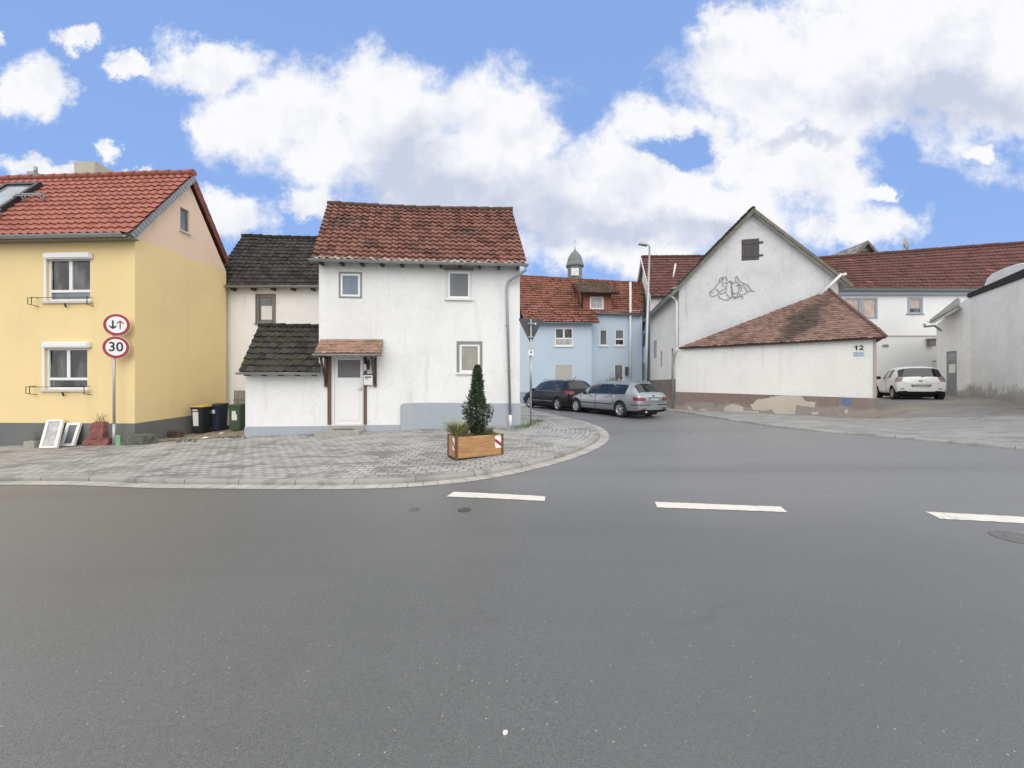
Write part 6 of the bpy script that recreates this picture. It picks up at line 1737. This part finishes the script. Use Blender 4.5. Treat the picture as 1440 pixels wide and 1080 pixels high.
ori = Vector((rl.x, rl.y, 0)) - lft * .82 * s1 - fwd * 1.02 * s1
ctr = ori + fwd * 2.3; zc = g(ctr.x, ctr.y)
root, T = car('silver estate car parked beside the barn wall, seen from behind', (ori.x, ori.y, g(rl.x, rl.y) - .03), math.atan2(fwd.y, fwd.x), None, 4.84, 1.85, 1.49, .325, (1.02, 3.91), est, (5, 7, 9), (2, 10), M['silver'], 7, s1, black_side=(6, 8))
tilt = math.atan2(g(*(ori + fwd * 3.7)[:2]) - g(*(ori + fwd * .95)[:2]), 2.75)
root.rotation_euler = (0, -tilt, math.atan2(fwd.y, fwd.x)); root.location.z = g(*(ori + fwd * .95)[:2]) - tilt * .95
D, sc = T['decal'], T['sc']
for s in (1, -1):
    D('tail_light', T['rear'](-s * 28, -s * 56, .71, .84, .9, .72, .86), 10, 4, M['tail_red'], .012)
    D('fog_reflector', T['rear'](-s * 25, -s * 40, .40, .43, .9), 5, 1, M['tail_red'], .01)
    D('headlight', T['side'](s, 4.25, 4.6, .60, .70), 5, 3, M['lamp_clear'], .01)
    for x0, x1 in ((1.52, 1.545), (2.52, 2.545), (3.55, 3.575)): D('door_seam', T['side'](s, x0 if x0 > 1.6 else 1.28, x1 if x0 > 1.6 else 1.3, .3, .93, x0, x1), 1, 10, M['car_trim'], .004)
    D('side_moulding', T['side'](s, 1.4, 3.5, .515, .55), 16, 1, M['car_trim'], .01)
    for x in (1.75, 2.7): D('door_handle', T['side'](s, x, x + .2, .80, .83), 4, 1, M['silver'], .02)
    D('window_trim', T['side'](s, .68, 3.5, .925, .945), 26, 1, M['chrome'], .008)
    D('bumper_strip', T['rear'](-s * 12, -s * 62, .535, .565, .9), 12, 1, M['car_trim'], .01)
    mirror(root, (3.12, .90, .96), s, M['car_trim'], sc)
    q = MB(); q.tube([Vector((.72, s * .56, 1.42)) * sc, Vector((.9, s * .57, 1.49)) * sc, Vector((1.8, s * .60, 1.535)) * sc, Vector((2.5, s * .60, 1.52)) * sc, Vector((2.75, s * .58, 1.455)) * sc], .018, 6); q.build('roof_rail', M['silver'], root, local=True)
D('rear_valance', T['rear'](40, -40, .25, .345, .9), 14, 2, M['car_trim'], .006)
D('number_plate', T['flat'](.26, -.26, .715, .82), 8, 3, M['plate'], .016)
D('plate_trim', T['flat'](.34, -.34, .835, .855), 8, 1, M['chrome'], .014)
D('badge', T['flat'](.045, -.045, .875, .945), 4, 4, M['blue_print'], .008)
D('tailgate_seam', T['flat'](.6, -.6, .655, .665), 12, 1, M['car_trim'], .003)
q = MB(); q.tube([Vector((.38, .42, .27)) * sc, Vector((.0, .42, .265)) * sc], .035, 8); q.build('exhaust', M['chrome'], root, local=True)
q = MB(); q.box(.75 * sc, -.03 * sc, 1.46 * sc, .92 * sc, .03 * sc, 1.53 * sc); q.build('roof_aerial', M['silver'], root, local=True, bevel=.015)

# --- dark estate car beyond
rl = hit(786, 577.5, 0); th_ = R(27); s2 = .97
fwd = Vector((-math.sin(th_), math.cos(th_), 0)); lft = Vector((-fwd.y, fwd.x, 0))
ori = Vector((rl.x, rl.y, 0)) - lft * .82 * s2 - fwd * .95 * s2
est2 = [(x, w, zb, zbelt + .03, wt, zw + .04 if zw > 1 else zw + .03, zr + .04) for (x, w, zb, zbelt, wt, zw, zr) in est]
root, T = car('black estate car parked in front of the blue house', (ori.x, ori.y, 0), math.atan2(fwd.y, fwd.x), None, 4.84, 1.85, 1.52, .325, (1.0, 3.75), est2, (5, 7, 9), (2, 10), M['black_car'], 5, s2, black_side=(6, 8))
root.location.z = g(*(ori + fwd * .9)[:2]) - .01
D, sc = T['decal'], T['sc']
for s in (1, -1):
    D('tail_light', T['rear'](-s * 33, -s * 58, .82, .96, .9), 10, 4, M['tail_red'], .014)
    D('headlight', T['side'](s, 4.25, 4.6, .60, .72), 5, 3, M['lamp_clear'], .01)
    D('window_trim', T['side'](s, .68, 3.5, .955, .972), 26, 1, M['chrome'], .008)
    D('side_moulding', T['side'](s, 1.4, 3.4, .45, .475), 16, 1, M['chrome'], .01)
    D('door_seam', T['side'](s, 2.52, 2.545, .3, .95), 1, 10, M['car_trim'], .004)
    mirror(root, (3.12, .90, 1.0), s, M['black_car'], sc)
    q = MB(); q.tube([Vector((.72, s * .56, 1.46)) * sc, Vector((.95, s * .57, 1.53)) * sc, Vector((2.5, s * .60, 1.56)) * sc, Vector((2.75, s * .58, 1.49)) * sc], .018, 6); q.build('roof_rail', M['chrome'], root, local=True)
D('number_plate', T['flat'](.26, -.26, .60, .71), 8, 3, M['plate'], .016)
D('bumper_strip', T['rear'](40, -40, .30, .33, .9), 14, 1, M['chrome'], .012)
q = MB(); q.tube([Vector((.9, 0, 1.5)) * sc, Vector((.7, 0, 1.68)) * sc], .012, 5); q.build('roof_aerial', M['car_trim'], root, local=True)

# --- small white hatchback in the yard
iq = [(.00, .72, .36, .60, .66, .66, .70), (.05, .80, .27, .78, .69, .84, .88), (.12, .835, .23, .92, .71, .97, 1.0), (.36, .84, .20, .985, .665, 1.30, 1.40), (.46, .84, .2, .985, .66, 1.335, 1.455), (.62, .84, .2, .985, .655, 1.35, 1.475), (1.10, .838, .19, .97, .645, 1.36, 1.49),
      (1.20, .838, .19, .968, .64, 1.358, 1.488), (1.72, .836, .19, .94, .60, 1.31, 1.42), (2.38, .83, .19, .90, .66, .93, .96), (2.70, .79, .2, .80, .58, .83, .85), (2.90, .66, .25, .66, .52, .69, .71), (2.98, .54, .3, .55, .45, .58, .6)]
rc_ = hit(1289, 561.5, .1); th_ = R(-28); s3 = 1.0
fwd = Vector((-math.sin(th_), math.cos(th_), 0)); lft = Vector((-fwd.y, fwd.x, 0))
ori = Vector((rc_.x, rc_.y, 0)) - fwd * .45
root, T = car('small white hatchback parked in the yard behind the shed', (ori.x, ori.y, rc_.z - .015), math.atan2(fwd.y, fwd.x), None, 2.98, 1.68, 1.5, .29, (.46, 2.46), iq, (5, 7), (2, 8), M['white_car'], 6, s3)
D, sc = T['decal'], T['sc']
for s in (1, -1):
    D('tail_light', T['rear'](-s * 38, -s * 51, .80, 1.0, .8, .80, 1.02), 8, 5, M['tail_pale'], .016)
    D('tail_lamp_bar', T['rear'](-s * 39, -s * 50, .87, .885, .8), 8, 1, M['tail_red'], .022)
    D('tail_lamp_bar', T['rear'](-s * 39, -s * 50, .93, .945, .8), 8, 1, M['tail_red'], .022)
    D('fog_reflector', T['rear'](-s * 34, -s * 40, .47, .5, .8), 3, 1, M['car_trim'], .01)
    D('headlight', T['side'](s, 2.5, 2.8, .64, .78), 5, 3, M['lamp_clear'], .01)
    D('door_seam', T['side'](s, 1.14, 1.16, .32, .95), 1, 10, M['car_trim'], .004)
    D('door_handle', T['side'](s, 1.22, 1.4, .80, .83), 4, 1, M['chrome'], .02)
    mirror(root, (1.82, .82, .98), s, M['car_trim'], sc)
D('number_plate', T['flat'](.30, -.30, .56, .645), 8, 3, M['plate'], .012)
D('plate_recess', T['flat'](.34, -.34, .64, .665), 8, 1, M['car_trim'], .014)
D('rear_valance', T['rear'](42, -42, .26, .37, .8), 14, 2, M['car_trim'], .008)
D('badge', T['flat'](.06, -.06, .80, .87), 4, 4, M['chrome'], .008)
D('tailgate_seam', T['flat'](.6, -.6, .735, .742), 12, 1, M['car_trim'], .003)
q = MB(); q.tube([Vector((.11, -.02, .99)) * sc, Vector((.14, -.28, 1.05)) * sc], .014, 5); q.build('rear_wiper', M['car_trim'], root, local=True)

# ------------------------------------------------------------------ sky with cumulus clouds
W = bpy.data.worlds.new('World'); SC.world = W; W.use_nodes = True
nt = W.node_tree; bg = nt.nodes['Background']
SUN_EL, SUN_AZ = 40, 168                # azimuth clockwise from +Y
sky = N_(nt, 'TexSky'); sky.sky_type = 'NISHITA'; sky.sun_disc = False
sky.sun_elevation = R(SUN_EL); sky.sun_rotation = R(SUN_AZ); sky.altitude = 100; sky.air_density = 1.0; sky.dust_density = .4; sky.ozone_density = 3.0
d = nt.nodes.new('ShaderNodeTexCoord').outputs['Generated']
sp = N_(nt, 'SeparateXYZ'); nt.links.new(d, sp.inputs[0])
ya = math_(nt, 'MAXIMUM', math_(nt, 'ABSOLUTE', sp.outputs[1]), .12)
# gnomonic coordinates about the horizon: x = tan(azimuth), y = tan(elevation)/cos(azimuth)
cb = N_(nt, 'CombineXYZ'); nt.links.new(math_(nt, 'DIVIDE', sp.outputs[0], ya), cb.inputs[0]); nt.links.new(math_(nt, 'DIVIDE', sp.outputs[2], ya), cb.inputs[1])
nt.links.new(math_(nt, 'MULTIPLY', math_(nt, 'LESS_THAN', sp.outputs[1], 0), 7.0), cb.inputs[2])
g0 = cb.outputs[0]
warp = N_(nt, 'TexNoise', Scale=3.2, Detail=8.0, Roughness=.68); nt.links.new(g0, warp.inputs['Vector'])
wv = N_(nt, 'VectorMath', {'operation': 'MULTIPLY_ADD'}); sb = N_(nt, 'VectorMath', {'operation': 'SUBTRACT'}); nt.links.new(warp.outputs['Color'], sb.inputs[0]); sb.inputs[1].default_value = (.5, .5, .5)
nt.links.new(sb.outputs[0], wv.inputs[0]); wv.inputs[1].default_value = (.36, .27, 0); nt.links.new(g0, wv.inputs[2])
gw_ = wv.outputs[0]
def blobs(src, lst):
    acc = None
    for (x, y, rx, ry) in lst:
        s = N_(nt, 'VectorMath', {'operation': 'SUBTRACT'}); nt.links.new(src, s.inputs[0]); s.inputs[1].default_value = ((x - CX) / F, (CY - y) / F, 0)
        m = N_(nt, 'VectorMath', {'operation': 'MULTIPLY'}); nt.links.new(s.outputs[0], m.inputs[0]); m.inputs[1].default_value = (F / rx, F / ry, 0)
        l = N_(nt, 'VectorMath', {'operation': 'LENGTH'}); nt.links.new(m.outputs[0], l.inputs[0])
        v = math_(nt, 'SUBTRACT', 1.0, l.outputs['Value'])
        acc = v if acc is None else math_(nt, 'SMOOTH_MAX', acc, v, .25)
    return acc
CL = [(300, 85, 95, 42), (400, 150, 130, 80), (545, 150, 110, 98), (470, 205, 130, 80), (700, 190, 115, 105), (620, 250, 190, 85), (560, 120, 60, 55), (310, 172, 45, 20), (770, 270, 120, 80), (440, 290, 40, 30),
      (900, 250, 150, 80), (960, 175, 120, 55), (1090, 110, 150, 95), (1050, 40, 70, 40), (1240, 60, 220, 130), (1390, 110, 210, 130), (1440, 20, 200, 120), (1200, 150, 200, 70), (1080, 215, 150, 55), (990, 300, 260, 65), (860, 345, 190, 55), (1200, 325, 100, 38), (1130, 250, 110, 45),
      (42, 125, 54, 50), (8, 45, 16, 14), (104, 58, 32, 20), (186, 86, 38, 18), (330, 312, 70, 42), (60, 238, 80, 20), (150, 205, 22, 22), (195, 240, 30, 10), (1240, 267, 36, 14), (1380, 213, 30, 16)]
den = blobs(gw_, CL)
hole = blobs(gw_, [(950, 206, 60, 28)])
den = math_(nt, 'SUBTRACT', den, math_(nt, 'MULTIPLY', math_(nt, 'MAXIMUM', math_(nt, 'ADD', hole, .35), 0), .75))
fb = noise(nt, g0, 5.5, 12, .62, .1)
den = math_(nt, 'ADD', den, math_(nt, 'MULTIPLY', math_(nt, 'SUBTRACT', fb, .5), 1.9))
front = ramp(nt, den, -.12, .46)
# unseen sky behind, overhead and beside: broken cloud made brighter to light the walls
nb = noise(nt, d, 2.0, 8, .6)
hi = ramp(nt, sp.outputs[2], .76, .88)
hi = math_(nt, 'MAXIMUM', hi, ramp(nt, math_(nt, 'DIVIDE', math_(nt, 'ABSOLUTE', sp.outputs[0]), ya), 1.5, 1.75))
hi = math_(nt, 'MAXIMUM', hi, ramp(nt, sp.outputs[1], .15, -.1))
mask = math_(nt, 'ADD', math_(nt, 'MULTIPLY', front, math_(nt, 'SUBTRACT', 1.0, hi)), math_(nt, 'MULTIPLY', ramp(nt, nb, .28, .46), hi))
# shading inside the clouds: relief from a shifted copy of the noise plus grey flat bases
of = N_(nt, 'VectorMath', {'operation': 'ADD'}); nt.links.new(g0, of.inputs[0]); of.inputs[1].default_value = (-.035, .055, 0)
f1 = noise(nt, g0, 3.4, 9, .56); f2 = noise(nt, of.outputs[0], 3.4, 9, .56)
rel = math_(nt, 'MULTIPLY', math_(nt, 'SUBTRACT', f2, f1), 3.0)
base = blobs(gw_, [(640, 275, 170, 55), (560, 240, 60, 60), (745, 300, 110, 40), (1320, 150, 170, 45), (880, 330, 170, 30), (1000, 325, 90, 22), (1120, 195, 60, 16)])
gy = math_(nt, 'ADD', math_(nt, 'MULTIPLY', ramp(nt, base, -.55, .75), .95), rel, 0, True)
ccol = mixc(nt, gy, (7.0, 7.02, 7.2), (4.35, 4.7, 5.75))
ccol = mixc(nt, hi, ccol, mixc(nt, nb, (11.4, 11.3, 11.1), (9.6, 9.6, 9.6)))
skyc = mixc(nt, .75, sky.outputs[0], (2.2, 3.6, 6.95))
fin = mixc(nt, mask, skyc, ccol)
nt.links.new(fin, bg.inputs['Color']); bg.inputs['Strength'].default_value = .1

# soft daylight through thin cloud
l = bpy.data.lights.new('Sun', 'SUN'); l.energy = .75; l.angle = R(50); l.color = (1, .97, .92)
lo = bpy.data.objects.new('Sun', l); link(lo)
az, el = R(SUN_AZ), R(SUN_EL)
dirv = Vector((math.sin(az) * math.cos(el), math.cos(az) * math.cos(el), math.sin(el)))
lo.rotation_euler = dirv.to_track_quat('Z', 'Y').to_euler(); lo.location = dirv * 50

# camera
cd = bpy.data.cameras.new('Camera'); cam = bpy.data.objects.new('Camera', cd); link(cam)
cd.sensor_width = 36; cd.lens = 36 * F / 1440; cd.clip_end = 2000; cd.clip_start = .05
cam.location = (0, 0, H); cam.rotation_euler = (R(90), 0, 0)
SC.camera = cam
SC.view_settings.view_transform = 'Standard'; SC.view_settings.look = 'None'; SC.view_settings.exposure = .46; SC.view_settings.gamma = 1
SC.view_settings.use_curve_mapping = False
SC.cycles.max_bounces = 6; SC.cycles.use_denoising = True
